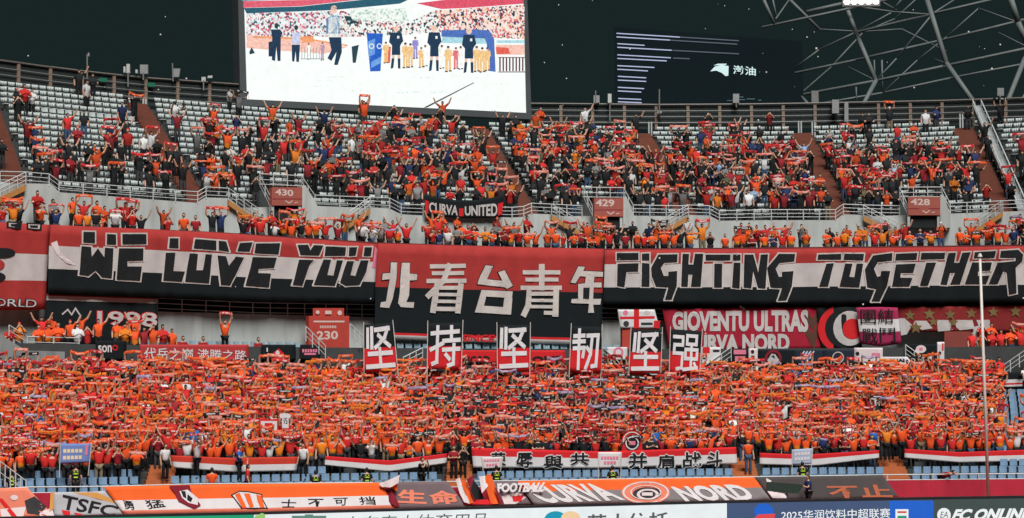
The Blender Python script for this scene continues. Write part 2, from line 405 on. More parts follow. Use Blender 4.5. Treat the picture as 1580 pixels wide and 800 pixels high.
def hand(V, Fc, w, e, side, curl=.9):
    d = (w - e).normalized(); n = Vector((0, -1, 0)); n = (n - d * n.dot(d)).normalized(); s = d.cross(n) * side
    box8(V, Fc, w, d, s, n, .085, .06, .03, .08)
    for k, L in enumerate((.036, .042, .040, .032)):
        o = w + d * .083 + s * (.03 - .02 * k); d1 = (d * math.cos(curl) + n * math.sin(curl)).normalized(); d2 = (d * math.cos(2 * curl) + n * math.sin(2 * curl)).normalized()
        n1 = d1.cross(s); box8(V, Fc, o, d1, s, n1, L, .017, .017, .016); box8(V, Fc, o + d1 * L, d2, s, d2.cross(s), L * .8, .016, .016, .013)
    dt = (d * .6 + s * .75 + n * .35).normalized(); box8(V, Fc, w + d * .025 + s * .03, dt, dt.cross(n).normalized(), n, .055, .02, .02, .015)
TEMPL = {}
def template(pose):
    if pose in TEMPL: return TEMPL[pose]
    J = POSES[pose]; Jv = {k: Vector(v) for k, v in J.items()}; T = {}
    fwd = -.01
    if pose == 'bend': hc = (Jv['headb'] + (Jv['headb'] - Jv['neck']).normalized() * .07)
    else: hc = Jv['headb'] + Vector((0, -.012, .075))
    # low: one coloured mesh for the far crowd
    V, Fc = skin(J, EDG, dict(RAD, pelvis=.15, belly=.148, chest=.158), 0, 'pelvis')
    for v in V:
        if Jv['pelvis'].z - .1 < v.z < 1.45 and abs(v.x) < .2 and pose not in ('sit', 'bend'): v.y *= .78
    reg = []
    for f in Fc:
        c = sum((V[i] for i in f), Vector()) / len(f)
        e = min(EDG, key=lambda q: seg_d(c, Jv[q[0]], Jv[q[1]]) / max(.03, (RAD[q[0]] + RAD[q[1]]) / 2))
        r = REG[e]
        if e[1][:2] == 'el' and (c - Jv[e[1]]).length < (Jv[e[0]] - Jv[e[1]]).length * .38: r = 'skin'
        if pose not in ('sit', 'bend') and abs(c.x) < .23 and .90 < c.z < 1.42: r = 'shirt'
        reg.append(r)
    hv, hf, gv, gf = head_geo(hc, nu=7, nv=5)
    LV, LF, LR = list(V), list(Fc), list(reg)
    for vv, ff, rr in ((hv, hf, 'skin'), (gv, gf, 'hair')):
        i = len(LV); LV += vv; LF += [tuple(i + q for q in f) for f in ff]; LR += [rr] * len(ff)
    LR = [('hem' if (r == 'shirt' and sum(LV[i].z for i in f) / len(f) < 1.16) else r) for r, f in zip(LR, LF)]
    T['low'] = tri_arrays(LV, LF, LR)
    TEMPL[pose] = T; return T
def tri_arrays(V, Fc, R):
    tr, rg = [], []
    for f, r in zip(Fc, R):
        for k in range(1, len(f) - 1):
            if len({f[0], f[k], f[k + 1]}) == 3: tr.append((f[0], f[k], f[k + 1])); rg.append(r)
    return np.array([tuple(v) for v in V], np.float32), np.array(tr, np.int32), rg
PARTS = ('skin', 'shirt', 'trousers', 'shoe', 'hair')
HIGH = {}
PLACEHOLD = None
def high(pose, vest=False):
    """meshes for an individual: body, shirt, trousers, hair"""
    if pose in HIGH: return HIGH[pose]
    J = POSES[pose]; Jv = {k: Vector(v) for k, v in J.items()}
    V, Fc = skin(J, EDG, RAD, 1, 'pelvis')
    slots = []
    for f in Fc:
        c = sum((V[i] for i in f), Vector()) / len(f)
        slots.append(1 if c.z < .10 and pose not in () else 0)
    if pose == 'bend': hc = Jv['headb'] + (Jv['headb'] - Jv['neck']).normalized() * .07
    else: hc = Jv['headb'] + Vector((0, -.012, .075))
    hv, hf, gv, gf = head_geo(hc, nu=12, nv=9)
    i = len(V); V += hv; Fc += [tuple(i + q for q in f) for f in hf]; slots += [0] * len(hf)
    nb = len(Fc)
    # nose, ears, eyes, mouth
    X, Yv, Zv = Vector((1, 0, 0)), Vector((0, -1, 0)), Vector((0, 0, 1))
    if pose == 'bend': Yv, Zv = Vector((0, -.25, -.97)), Vector((0, -.97, .25))
    box8(V, Fc, hc + Yv * .084 - Zv * .035, Zv, X, Yv, .05, .030, .03, .014)
    for s in (-1, 1): box8(V, Fc, hc + X * s * .076 - Zv * .03, Zv, X, Yv, .05, .014, .03, .018)
    for s, k in (('r', 1), ('l', -1)): hand(V, Fc, Jv['wr' + s], Jv['el' + s], k, .2 if pose in ('stand', 'vee', 'onearm', 'clap') else .95)
    slots += [0] * (len(Fc) - nb); nb = len(Fc)
    for s in (-1, 1): box8(V, Fc, hc + X * s * .03 + Yv * .082 + Zv * .006, Zv, X, Yv, .014, .026, .012)
    box8(V, Fc, hc + Yv * .083 - Zv * .062, Zv, X, Yv, .009, .044, .012); slots += [2] * (len(Fc) - nb)
    def mk(name, V, Fc, slots=None, nm=1):
        me = bpy.data.meshes.new(name); me.from_pydata([tuple(v) for v in V], [], Fc)
        for _ in range(nm): me.materials.append(None)
        if slots: me.polygons.foreach_set('material_index', slots)
        me.polygons.foreach_set('use_smooth', [True] * len(Fc)); me.update(); return me
    body = mk('body', V, Fc, slots, 3)
    # shirt shell over torso and upper arms, trousers over the legs
    Js = {k: J[k] for k in ('belly', 'chest', 'neck', 'shl', 'shr')}
    pel = Jv['pelvis']; bel = Jv['belly']; Js['hem'] = tuple(pel + (pel - bel) * .25)
    cl = Jv['neck'] - Jv['chest']; Js['neck'] = tuple(Jv['neck'] - cl * .22)
    for s in 'lr': Js['slv' + s] = tuple(Jv['sh' + s].lerp(Jv['el' + s], .72))
    Rs = dict(hem=.182, belly=.176, chest=.186, neck=.075, shl=.088, shr=.088, slvl=.072, slvr=.072)
    Es = [('hem', 'belly'), ('belly', 'chest'), ('chest', 'neck'), ('chest', 'shl'), ('chest', 'shr'), ('shl', 'slvl'), ('shr', 'slvr')]
    SV, SF = skin(Js, Es, Rs, 1, 'hem')
    Jt = {'pelvis': J['pelvis']}; Rt = {'pelvis': .148}; Et = []
    for s in 'lr':
        for k, r in (('hip', .102), ('kn', .078), ('an', .066)): Jt[k + s] = J[k + s]; Rt[k + s] = r
        Et += [('pelvis', 'hip' + s), ('hip' + s, 'kn' + s), ('kn' + s, 'an' + s)]
    TV, TF = skin(Jt, Et, Rt, 1, 'pelvis')
    if pose not in ('bend',):
        for vs in (SV, V):
            for v in vs:
                if abs(v.x) < .21 and pel.z - .25 < v.z < Jv['neck'].z - .02 and vs is SV: v.y = pel.y * 0 + Jv['chest'].y + (v.y - Jv['chest'].y) * .84
    HIGH[pose] = (body, mk('shirt', SV, SF), mk('trousers', TV, TF), mk('hair', gv, gf)); return HIGH[pose]
SKINS = [mat('skin_a', (.52, .30, .20), .6, .08), mat('skin_b', (.44, .24, .155), .6, .08), mat('skin_c', (.58, .36, .26), .6, .08)]
SHOE = mat('shoe_dark', (.03, .03, .035), .6, .1); EYE = mat('eye_and_mouth', (.05, .02, .02), .5, 0)
HAIRS = [mat('hair_black', (.012, .011, .012), .5, .1), mat('hair_brown', (.03, .018, .012), .5, .1)]
SHIRTS = {  # colour word -> albedo
    'orange': (.70, .085, .020), 'bright red': (.54, .028, .025), 'amber': (.70, .20, .02), 'dark red': (.28, .02, .028), 'black': (.016, .018, .02),
    'white': (.62, .62, .62), 'grey': (.20, .20, .20), 'navy blue': (.02, .035, .11), 'royal blue': (.03, .13, .42), 'pale blue': (.30, .42, .58), 'olive': (.09, .09, .05), 'purple': (.16, .10, .30)}
SHIRTS['orange and amber'] = (.70, .085, .020)
SHIRTM = {k: mat('shirt_' + k.replace(' ', '_'), v, .9, .15, 9, bump=.2, spec=.1) for k, v in SHIRTS.items()}
m_ = bpy.data.materials.new('shirt_two_tone'); m_.use_nodes = True; n_ = m_.node_tree; b_ = n_.nodes['Principled BSDF']; tc = n_.nodes.new('ShaderNodeTexCoord'); sp = n_.nodes.new('ShaderNodeSeparateXYZ'); rp = n_.nodes.new('ShaderNodeValToRGB')
n_.links.new(tc.outputs['Object'], sp.inputs[0]); mp = n_.nodes.new('ShaderNodeMapRange'); mp.inputs[1].default_value = .9; mp.inputs[2].default_value = 1.5; n_.links.new(sp.outputs[2], mp.inputs[0]); n_.links.new(mp.outputs[0], rp.inputs[0])
rp.color_ramp.elements[0].position = .35; rp.color_ramp.elements[0].color = (.78, .27, .02, 1); rp.color_ramp.elements[1].position = .5; rp.color_ramp.elements[1].color = (.76, .085, .02, 1)
n_.links.new(rp.outputs[0], b_.inputs['Base Color']); b_.inputs['Roughness'].default_value = .9; b_.inputs['Specular IOR Level'].default_value = .1; SHIRTM['orange and amber'] = m_
TROUS = {'black': (.014, .015, .017), 'dark grey': (.05, .05, .055), 'denim': (.05, .09, .17), 'khaki': (.22, .17, .11)}
TROUM = {k: mat('trousers_' + k.replace(' ', '_'), v, .9, .15, 9, spec=.1) for k, v in TROUS.items()}
HIVIS = mat('hi_vis_yellow', (.55, .80, .06), .6, .05)
def person(label, pos, rz, pose, shirt, trousers='black', scale=1.0, group=None, hair=0, sk=0, cat='person'):
    b, s, t, h = high(pose)
    o = link('person', b); o.location = pos; o.rotation_euler = (0, 0, rz); o.scale = (scale,) * 3
    for i, m in enumerate((SKINS[sk], SHOE, EYE)): o.material_slots[i].link = 'OBJECT'; o.material_slots[i].material = m
    for nm, me, m in (('shirt', s, SHIRTM[shirt]), ('trousers', t, TROUM[trousers]), ('hair', h, HAIRS[hair])):
        c = link(nm, me, o); c.material_slots[0].link = 'OBJECT'; c.material_slots[0].material = m
    return tag(o, label, cat, group)
# scarves: cloth strips held between the hands of a pose
SCARFC = {'orange': ((.72, .10, .025), (.74, .36, .27)), 'red': ((.58, .035, .035), (.72, .54, .52)), 'red and black': ((.50, .03, .03), (.02, .02, .022)), 'black and white': ((.02, .022, .025), (.55, .53, .52)),
          'pink': ((.70, .22, .16), (.72, .48, .42)), 'amber': ((.72, .20, .03), (.62, .08, .03)), 'lilac': ((.30, .24, .38), (.55, .48, .55))}
SCARFM = {k: [mat('scarf_%s_%d' % (k.replace(' ', '_'), i), c, .95, .12, 12, bump=.3, spec=.05) for i, c in enumerate(v)] for k, v in SCARFC.items()}
def scarf_geo(pose, kind, nc, seed):
    """grid of a scarf: list of rows of points, accent flag per cell"""
    w = Vector(ARMS[pose][1]); e = Vector(ARMS[pose][0]); d = (w - e).normalized(); h = w + d * .07
    rnd = random.Random(seed); hx, hz, hy = h.x, h.z, h.y - .03; pts = []
    drop = .16 + .2 * rnd.random(); bow = {'taut': .0, 'sag': -.11, 'arch': .05}[kind]; wd = .105 + .05 * rnd.random(); tl = rnd.uniform(-.09, .09)
    n2 = max(1, nc // 8)
    for k in range(n2): pts.append((-hx - .05 + .02 * k / n2, hz - drop * (1 - k / n2)))
    for k in range(nc + 1):
        t = k / nc; pts.append((lerp(-hx - .02, hx + .02, t), hz + bow * 4 * t * (1 - t) + .012 * math.sin(t * 19 + seed)))
    for k in range(n2): pts.append((hx + .03 + .02 * (k + 1) / n2, hz - drop * (k + 1) / n2))
    n = len(pts); rows = []
    for t in (0, .28, .72, 1):
        r = []
        for k, (x, z) in enumerate(pts):
            end = k < n2 or k > n - 1 - n2
            r.append(Vector((x + (math.copysign(wd * .35 * (t - .5), x) * -1 if end else 0), hy - .02 * math.sin(t * 3.1) + .01 * math.sin(k * 1.7 + t * 4), z + x * tl + wd * (.45 - t) * (1 if not end else .25))))
        rows.append(r)
    acc = [[0] * (n - 1) for _ in range(3)]
    for k in range(n - 1):
        tt = (k - n2) / max(1, nc)
        if .16 < tt < .82 and rnd.random() < .72: acc[1][k] = 1
        if tt < 0 or tt >= 1.0 or .9 < tt: acc[1][k] = acc[0][k] = acc[2][k] = k % 2
    return rows, acc
SCARFMESH = {}
def scarf_mesh(pose, kind, v):
    key = (pose, kind, v)
    if key not in SCARFMESH:
        rows, acc = scarf_geo(pose, kind, 18, v * 7 + 1); mb = MB()
        mb.grid(rows, lambda i, j: acc[i][j]); back = [[p + Vector((0, .018, 0)) for p in r] for r in rows]; mb.grid(back[::-1], lambda i, j: acc[2 - i][j])
        me = mb.mesh('scarf', [None, None], True); SCARFMESH[key] = me
    return SCARFMESH[key]
def scarf(label, pos, rz, scale, pose, kind, colour, v, group):
    o = link('scarf', scarf_mesh(pose, kind, v)); o.location = pos; o.rotation_euler = (0, 0, rz); o.scale = (scale,) * 3
    for i in (0, 1): o.material_slots[i].link = 'OBJECT'; o.material_slots[i].material = SCARFM[colour][i]
    return tag(o, label, 'scarf', group)

# ------------------------------------------------------------------ the setting: ground, terraces, walls
LOWN = 16
def lowrow(i): return 107.4 + .8 * i, .79 + .32 * i
def uprow(k): return 128.0 + .8 * k, 15.6 + .40 * k
UPN = 17
mb = MB(); mb.poly([(-900, -300, 0), (900, -300, 0), (900, 1500, 0), (-900, 1500, 0)])
struct(mb.build('ground', mat('dark_ground', (.03, .045, .035), .95, .3, .3)))
mb = MB(); mb.poly([(-90, 40, .004), (90, 40, .004), (90, 110, .004), (-90, 110, .004)])
struct(mb.build('running_track', mat('track_red', (.26, .06, .045), .9, .2, 1)))
def extrude(name, prof, m, n=60, pl=-90, pr=1680):
    mb = MB(); rows = []
    for Yc, z in prof:
        ua, ub = urange(Yc, z, pl, pr); rows.append([Level(Yc).at(u, z) for u in frange(ua, ub, n)])
    mb.grid(rows); return struct(mb.build(name, m))
pr_ = [(105.45, 0.), (105.45, .4), (107.0, .4)]
for i in range(LOWN):
    Y, z = lowrow(i); pr_ += [(Y - .4, z), (Y + .4, z)]
pr_ += [(120.2, 5.62), (120.2, 8.05), (120.45, 8.05), (120.45, 7.25), (121.9, 7.25), (121.9, 7.58), (123.95, 7.58)]
extrude('lower_terrace', pr_, CONC)
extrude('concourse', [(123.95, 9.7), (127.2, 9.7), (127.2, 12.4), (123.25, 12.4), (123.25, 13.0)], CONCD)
extrude('upper_front_terrace', [(123.26, 13.02), (124.5, 13.0), (124.5, 13.4), (125.5, 13.4), (125.5, 13.8), (126.95, 13.8)], CONC)
pr_ = [(127.2, 15.55)]
for k in range(UPN):
    Y, z = uprow(k); pr_ += [(Y - .4, z), (Y + .4, z)]
pr_ += [(146.5, 22.05), (146.5, 15), ]
extrude('upper_terrace', pr_, CONC)
# walls with a stepped top line, measured along the wall
def profile_wall(name, label, top, Yc, zbot, m, thick=.22, pl=-90, pr=1680):
    lv = Level(Yc); xs = sorted(set([p[0] for p in top] + [x for x in range(int(top[0][0]), int(top[-1][0]) + 1, 14)])); mb = MB()
    T = [lv.uz(x, path_y(top, x)) for x in xs]
    A = [lv.at(u, z) for u, z, _ in T]; B = [lv.at(u, zbot) for u, z, _ in T]; C = [lv.at(u, z, -thick) for u, z, _ in T]; D = [lv.at(u, zbot, -thick) for u, z, _ in T]
    mb.grid([D, C, A, B]); o = mb.build(name, m); return tag(o, label, 'wall')
UT = [(-90, 263), (0, 280), (15, 283), (80, 284), (91, 297), (305, 313.5), (318, 305), (353, 306), (372, 321), (486, 318), (562, 321), (571, 320), (601, 322), (619, 331), (653, 333), (790, 336), (808, 335), (820, 330), (851, 331), (870, 334), (977, 333), (1053, 334), (1062, 332), (1095, 333), (1110, 341), (1190, 340), (1289, 340), (1301, 331), (1332, 332), (1345, 334), (1466, 330), (1544, 327), (1580, 326), (1680, 322)]
profile_wall('terrace_wall', 'long white painted wall with raised landings behind the upper front row', UT, 127.0, 13.3, WALLW)
MT = [(-90, 462), (243, 481), (390, 485), (582, 490), (928, 494), (1060, 495), (1680, 497)]
profile_wall('concourse_wall', 'plain white wall below the big hanging banners, behind empty blue seats', MT, 123.9, 7.5, WALLW)
PT = [(-90, 340), (0, 344), (75, 348), (330, 359), (580, 375), (790, 382), (930, 385), (1190, 383), (1580, 379), (1680, 378)]
profile_wall('parapet_wall', 'dark red parapet wall along the upper deck edge carrying large banners', [(x, y - 1) for x, y in PT], 123.2, 12.35, mat('parapet_red', (.16, .03, .03), .8, .2, 2), .2)
FT = [(-90, 760), (43, 752), (158, 751), (310, 747), (583, 745), (802, 742), (1112, 737), (1369, 733), (1580, 731), (1680, 730)]
profile_wall('front_wall', 'low crimson painted wall at the foot of the lower stand', [(x, y + 9) for x, y in FT], 105.5, 0.0, CRIMSON, .2)
# ------------------------------------------------------------------ stairways (aisles)
AISLES = [((-30, 200), (25, 268)), ((212, 150), (304, 292)), ((739, 190), (815, 318)), ((990, 188), (1061, 320)), ((1238, 190), (1298, 320)), ((1487, 185), (1549, 308))]
AU = []
for (a, b) in AISLES:
    AU.append((u_at(b[0], b[1], uprow(0)[0]), u_at(a[0], a[1], uprow(UPN - 1)[0])))
def aisle_u(i, k): return lerp(AU[i][0], AU[i][1], k / (UPN - 1))
stepmesh = {}
for i in range(len(AU)):
    t = struct(link('stairway', None)); t['label'] = 'brown stair aisle between blocks of white upper seats'
    for k in range(UPN):
        Y, z = uprow(k)
        for h in (0, 1):
            u = aisle_u(i, k + h * .5 - .25); Yc = Y - .2 + h * .4; wd = 1.25
            if 'a' not in stepmesh:
                q = MB(); q.box((0, 0, 0), (wd, .42, .22)); stepmesh['a'] = q.mesh('step', STAIR)
            o = link('step', stepmesh['a'], t); p = Level(Yc).at(u, z + (.12 if h == 0 else .31) - .10)
            o.location = p; o.rotation_euler = (0, 0, face_rot(u, Yc))
LAIS = [(240, 735), (706, 728), (1152, 730), (1385, 722)]
LAU = [u_at(x, y, 108.0) for x, y in LAIS]
for n_, ua in enumerate(LAU):
    t = struct(link('stairway', None)); t['label'] = 'orange brown stair aisle between blocks of blue front seats'
    for i in range(0, 5):
        Y, z = lowrow(i)
        for h in (0, 1):
            if 'b' not in stepmesh:
                q = MB(); q.box((0, 0, 0), (1.25, .42, .19)); stepmesh['b'] = q.mesh('step', STAIRO)
            o = link('step', stepmesh['b'], t); o.location = Level(Y - .2 + h * .4).at(ua, z + .02 + h * .165); o.rotation_euler = (0, 0, face_rot(ua, Y))
# ------------------------------------------------------------------ railings
rail('white tube railing on the upper wall above the words WE LOVE', [(-60, 255), (0, 265), (40, 266), (76, 269), (91, 280), (305, 296.5), (318, 289), (353, 291)], 127.0, .62, 1.05, name='railing')
rail('white tube railing on the upper wall behind the CURVA UNITED banner', [(486, 301.5), (562, 304.5), (571, 304.5), (601, 306), (619, 315.5), (653, 316.7), (790, 320.5), (808, 319), (820, 314), (851, 315.4), (898, 318)], 127.0, .62)
rail('white tube railing on the upper wall above the word TOGETHER', [(977, 316.7), (1053, 318), (1062, 316.7), (1095, 318), (1110, 325.6), (1190, 324), (1289, 324), (1301, 315.4), (1332, 316.7), (1388, 318)], 127.0, .62)
rail('white tube railing on the upper wall ending at the sloping white wall', [(1466, 314), (1544, 310.4), (1580, 309), (1650, 306)], 127.0, .62)
def stair_flight(a, b, label):
    """short flight beside a gate: stringer in ochre, handrail of white tube, treads"""
    t = thing('stair_flight', label, 'stairs', 'short stair flights beside the gates')
    lv = Level(126.75); ua, za, _ = lv.uz(*a); ub, zb, _ = lv.uz(*b)
    mb = MB(); lo = -.62
    mb.hexa([lv.at(ua, za + lo - .28, .0), lv.at(ub, zb + lo - .28, .0), lv.at(ub, zb + lo - .28, -.12), lv.at(ua, za + lo - .28, -.12), lv.at(ua, za + lo, .0), lv.at(ub, zb + lo, .0), lv.at(ub, zb + lo, -.12), lv.at(ua, za + lo, -.12)])
    mb.build('stringer', OCHRE, t)
    n = 5
    for q in range(3):
        mb = MB(); mb.tube(lv.at(ua, za - q * .2), lv.at(ub, zb - q * .2), .026 if q == 0 else .018, 5); mb.build('handrail' if q == 0 else 'cross_rail', STEEL, t)
    for k in range(n): post(t, lv.at(lerp(ua, ub, k / (n - 1)), lerp(za, zb, k / (n - 1))), .62, .024, STEEL)
for a, b, l in (((353, 291), (400, 323), 'ochre stair flight with white handrail descending above the letter V'), ((539, 327), (571, 304.5), 'ochre stair flight with white handrail rising above the word YOU'), ((851, 315), (900, 344), 'ochre stair flight with white handrail descending above the five character banner'),
                ((1007, 347), (1062, 317), 'ochre stair flight with white handrail rising above the word FIGHTING'), ((1332, 317), (1384, 343), 'ochre stair flight with white handrail descending above the middle of TOGETHER'), ((1500, 340), (1547, 310), 'ochre stair flight with white handrail rising beside the sloping white wall'), ((-12, 291), (40, 266), 'ochre stair flight with white handrail rising above the WORLD banner')):
    stair_flight(a, b, l)
rail('white tube railing on the concourse wall left of the 230 gate', [(243, 460), (390, 467), (470, 468.5)], 123.9, .78, 1.0)
rail('white tube railing on the concourse wall between the 230 gate and the tall black banner', [(470, 468.6), (535, 469.5), (582, 470.5)], 123.88, .78, 1.0)
rail('white tube railing behind the gate with pasted white and red stickers', [(900, 475), (928, 476), (1030, 477)], 123.9, .78, 1.0)
rail('white tube balcony railing in front of orange shirted fans at the grey side wall', [(14, 502), (42, 520), (122, 522)], 120.3, .75, .9)
rail('thin white rail on top of the crimson front wall', [p for p in FT], 105.6, .5, 2.4, nr=2, r=.03)
rail('white barred gate rail beside a steward where the front seats begin', [(-20, 700), (0, 712), (40, 742)], 106.3, .95, .28, nr=2, r=.025)
rail('white stair handrail over the right side stairs next to ochre stringer', [(1545, 566), (1600, 528)], 119.6, .7, .6)
def handrail(a, b, label, Yc=120.0):
    t = thing('stair_handrail', label, 'handrail', 'slanting white handrails behind the lower crowd'); lv = Level(Yc)
    pa, pb = lv.pt(*a), lv.pt(*b)
    for q in range(3):
        mb = MB(); d = Vector((0, 0, -.24 * q)); mb.tube(pa + d, pb + d, .03 if q == 0 else .02, 5); mb.build('top_rail' if q == 0 else 'cross_rail', STEEL, t)
    for k in range(4): post(t, pa.lerp(pb, k / 3), .75, .026, STEEL)
handrail((472, 504), (502, 534), 'slanting white handrail in front of the scarlet gate panel'); handrail((540, 500), (562, 522), 'slanting white handrail beside the leaning word flag'); handrail((622, 552), (652, 537), 'slanting white handrail between the first two word flags')
handrail((930, 536), (968, 572), 'slanting white handrail by the white heart crest banner'); handrail((1084, 567), (1128, 536), 'slanting white handrail beside the black banner with red text blocks'); handrail((1397, 532), (1438, 562), 'slanting white handrail across the black rose banner')
# top rail of the stand: wide tan posts, thin grey tubes, dark mesh infill
def crown_rail(pl, label):
    Yc = 145.6; t = thing('crown_railing', label, 'railing', 'railings along the crest of the stand'); lv = Level(Yc)
    xs = [p[0] for p in pl]; n = int((xs[-1] - xs[0]) / 49.5) + 1
    T = [lv.uz(x, path_y(pl, x)) for x in frange(xs[0], xs[-1], n)]
    P3 = [lv.at(u, z) for u, z, _ in T]
    for q, (dz, r) in enumerate(((0, .06), (-.42, .03), (-.8, .03), (-1.2, .04))):
        mb = MB()
        for a, b in zip(P3, P3[1:]): mb.tube(a + Vector((0, 0, dz)), b + Vector((0, 0, dz)), r, 5)
        mb.build('top_rail' if q == 0 else 'cross_rail', GREYS if q else mat('crest_rail', (.15, .13, .115), .5, .2, 3), t)
    for p, (u, z, _) in zip(P3, T):
        q = MB(); q.box(p + Vector((0, .05, -.85)), (.20, .1, 1.6), face_rot(u, Yc)); q.build('post', TAN, t)
    for a, b in zip(P3, P3[1:]):
        q = MB(); off = Vector((0, .12, 0)); q.poly([a + off + Vector((0, 0, -.05)), b + off + Vector((0, 0, -.05)), b + off + Vector((0, 0, -1.6)), a + off + Vector((0, 0, -1.6))]); q.build('mesh_infill', mat('infill_mesh', (.028, .036, .036), .8, .2, 4), t)
crown_rail([(-70, 84), (0, 93), (100, 107), (215, 120), (372, 131)], 'crest railing with tan posts left of the video screen')
crown_rail([(816, 160), (1017, 162), (1180, 161), (1446, 156), (1650, 149)], 'crest railing with tan posts right of the video screen')
rail('white handrail at the head of the brown stair aisle near red scarves, left block', [(203, 152), (203.5, 172)], 143, .9, 2, nr=1, r=.045) if False else None
for (x, y, l) in ((200, 151, 'white post pair heading the stair aisle left of the video screen'), (980, 187, 'white post pair heading the stair aisle below the LED building'), (1232, 187, 'white post pair heading the stair aisle below the roof truss'), (1481, 176, 'white post pair heading the stair aisle beside the sloping white wall')):
    t = thing('handrail_posts', l, 'handrail', 'posts heading the stair aisles')
    for dx in (0, 4, 21, 25): post(t, P(x + dx, y + (dx > 10) * 1.5, 142.6), 1.0, .05, STEEL)
# sloping white wall right of the last aisle
t = thing('sloping_wall', 'long sloping white wall with railing beside the far stair aisle', 'wall')
A, B = (1503, 158), (1572, 322); q = MB()
a0, b0 = P(1503, 178, 143), P(1575, 340, 127.4); a1, b1 = P(1501, 163, 143), P(1570, 322, 127.4); w = Vector((.55, .1, 0))
q.hexa([b0, b0 + w, a0 + w, a0, b1, b1 + w, a1 + w, a1]); q.build('wall', WALLG, t)
for k in range(2):
    q = MB(); q.tube(a1 + w * k + Vector((0, 0, .35)), b1 + w * k + Vector((0, 0, .35)), .035, 5); q.build('top_rail', STEEL, t)
for k in range(9):
    for j in range(2): post(t, a1.lerp(b1, k / 8) + w * j + Vector((0, 0, .36)), .4, .025, STEEL)
# ------------------------------------------------------------------ gates
def gate(label, panel, openr, Yc, txt, tq, m, arrow=True, m2=None, cheek=None, sub=None, exit_=None, railtop=None):
    t = thing('entrance_gate', label, 'gate', 'numbered gates in the stand'); lv = Level(Yc)
    def slab(r, name, mm, d0, d1, par=t):
        q = MB(); pts = [lv.pt(r[0], r[3], d1), lv.pt(r[2], r[3], d1), lv.pt(r[2], r[3], d0), lv.pt(r[0], r[3], d0), lv.pt(r[0], r[1], d1), lv.pt(r[2], r[1], d1), lv.pt(r[2], r[1], d0), lv.pt(r[0], r[1], d0)]
        q.hexa(pts); return q.build(name, mm, par)
    sg = slab(panel, 'sign_panel', m, -.1, .25)
    if openr:
        slab(openr, 'opening', CONCD, -.3, .06)
        slab((openr[0] - 4, panel[3], openr[0], openr[3]), 'jamb', WALLW, -.1, .2); slab((openr[2], panel[3], openr[2] + 4, openr[3]), 'jamb', WALLW, -.1, .2)
    if txt: text(txt, tq, lv, GATEP, .262, sg, bold=.03)
    if sub: polys('lettering', sub, lv, GATEP, .262, sg)
    if arrow:
        x0, y0, x1, y1 = panel; yb = lerp(y0, y1, .62)
        polys('band', [rect(x0 + 1, yb, x1 - 1, yb + 1.2)], lv, MAROON, .258, sg)
        cx = lerp(x0, x1, .56); polys('arrow', stroke([(cx - 5, y1 - 7), (cx, y1 - 3.5), (cx + 5, y1 - 7)], 1.6) + stroke([(cx + 9, y1 - 4), (cx + 13, y1 - 5)], 1.3), lv, GATEP, .262, sg)
    if exit_: polys('exit_sign', [rect(*exit_)], lv, EXITG, .28, sg)
    if cheek:
        q = MB(); pts = [lv.pt(*c, .2) for c in cheek]; back = [lv.pt(*c, -.3) for c in cheek]
        q.poly(pts); q.poly(back[::-1])
        for k in range(len(pts)): q.poly([pts[k], back[k], back[(k + 1) % len(pts)], pts[(k + 1) % len(pts)]])
        q.build('cheek_wall', WALLW, t)
    if railtop:
        a, b, c, d = railtop; pts = [lv.pt(*a), lv.pt(*b), lv.pt(*c), lv.pt(*d)]
        for dz in (0, -.3, -.55):
            q = MB()
            for s, e in zip(pts, pts[1:]): q.tube(s + Vector((0, 0, dz)), e + Vector((0, 0, dz)), .028 if dz == 0 else .02, 5)
            q.build('top_rail' if dz == 0 else 'cross_rail', STEEL, t)
        for s, e, n in ((pts[0], pts[1], 2), (pts[1], pts[2], 3), (pts[2], pts[3], 2)):
            for k in range(n + 1): post(t, s.lerp(e, k / n), .6, .026, STEEL)
    return t
gate('red gate box in the upper wall above WE LOVE YOU, numbered 430', (416, 290, 463, 318), (420, 318, 458, 348), 126.6, '430', [(421, 292), (449, 294), (449, 304), (421, 302)], GATER, cheek=[(463, 287), (469, 287), (487, 318), (487, 348), (463, 348)], railtop=((418, 305), (400, 268.6), (465, 271.6), (486, 302)))
gate('red gate box in the upper wall near the start of FIGHTING, numbered 429', (915, 307, 960, 335), (919, 335, 955, 352), 126.6, '429', [(917, 308), (946, 309), (946, 320), (917, 319)], GATER, cheek=[(960, 304), (965, 304), (977, 333), (977, 352), (960, 352)], railtop=((914, 318), (900, 289.4), (962, 290), (977, 317)))
gate('red gate box in the upper wall towards the sloping white wall, numbered 428', (1401, 305, 1451, 333), (1404, 333, 1446, 352), 126.6, '428', [(1405, 307), (1435, 308), (1435, 318), (1405, 317)], GATER, cheek=[(1451, 302), (1456, 302), (1466, 330), (1466, 352), (1451, 352)], railtop=((1400, 316), (1387.6, 289.4), (1453, 289), (1466, 314)))
g230 = gate('scarlet gate panel numbered 230 on the concourse wall', (473, 488, 535.5, 548), (504, 549, 526, 560), 122.7, '230', [(485, 511.5), (518, 511), (518, 524), (485, 525)], GATER2, arrow=False, exit_=(501, 540, 509, 545))
lv = Level(122.7)
polys('crest_panel', [rect(480, 476, 528, 489)], lv, GATER2, .20, g230)
polys('lettering', [rect(480, 495.5, 528, 498)] + [rect(490 + 2.6 * k, 503, 491.6 + 2.6 * k, 507) for k in range(10)], lv, GATEP, .264, g230)
polys('emblem', [circ(486.5, 482.5, 3, 3), rect(498, 480, 508, 485.5)] + [circ(520.5, 483.5, 3.4, 3.8)], lv, GATEP, .264, g230)
gate('gate with red panel behind pasted white and red sticker sheets', (958, 506, 1015, 548), None, 122.7, None, None, GATER2, arrow=False)
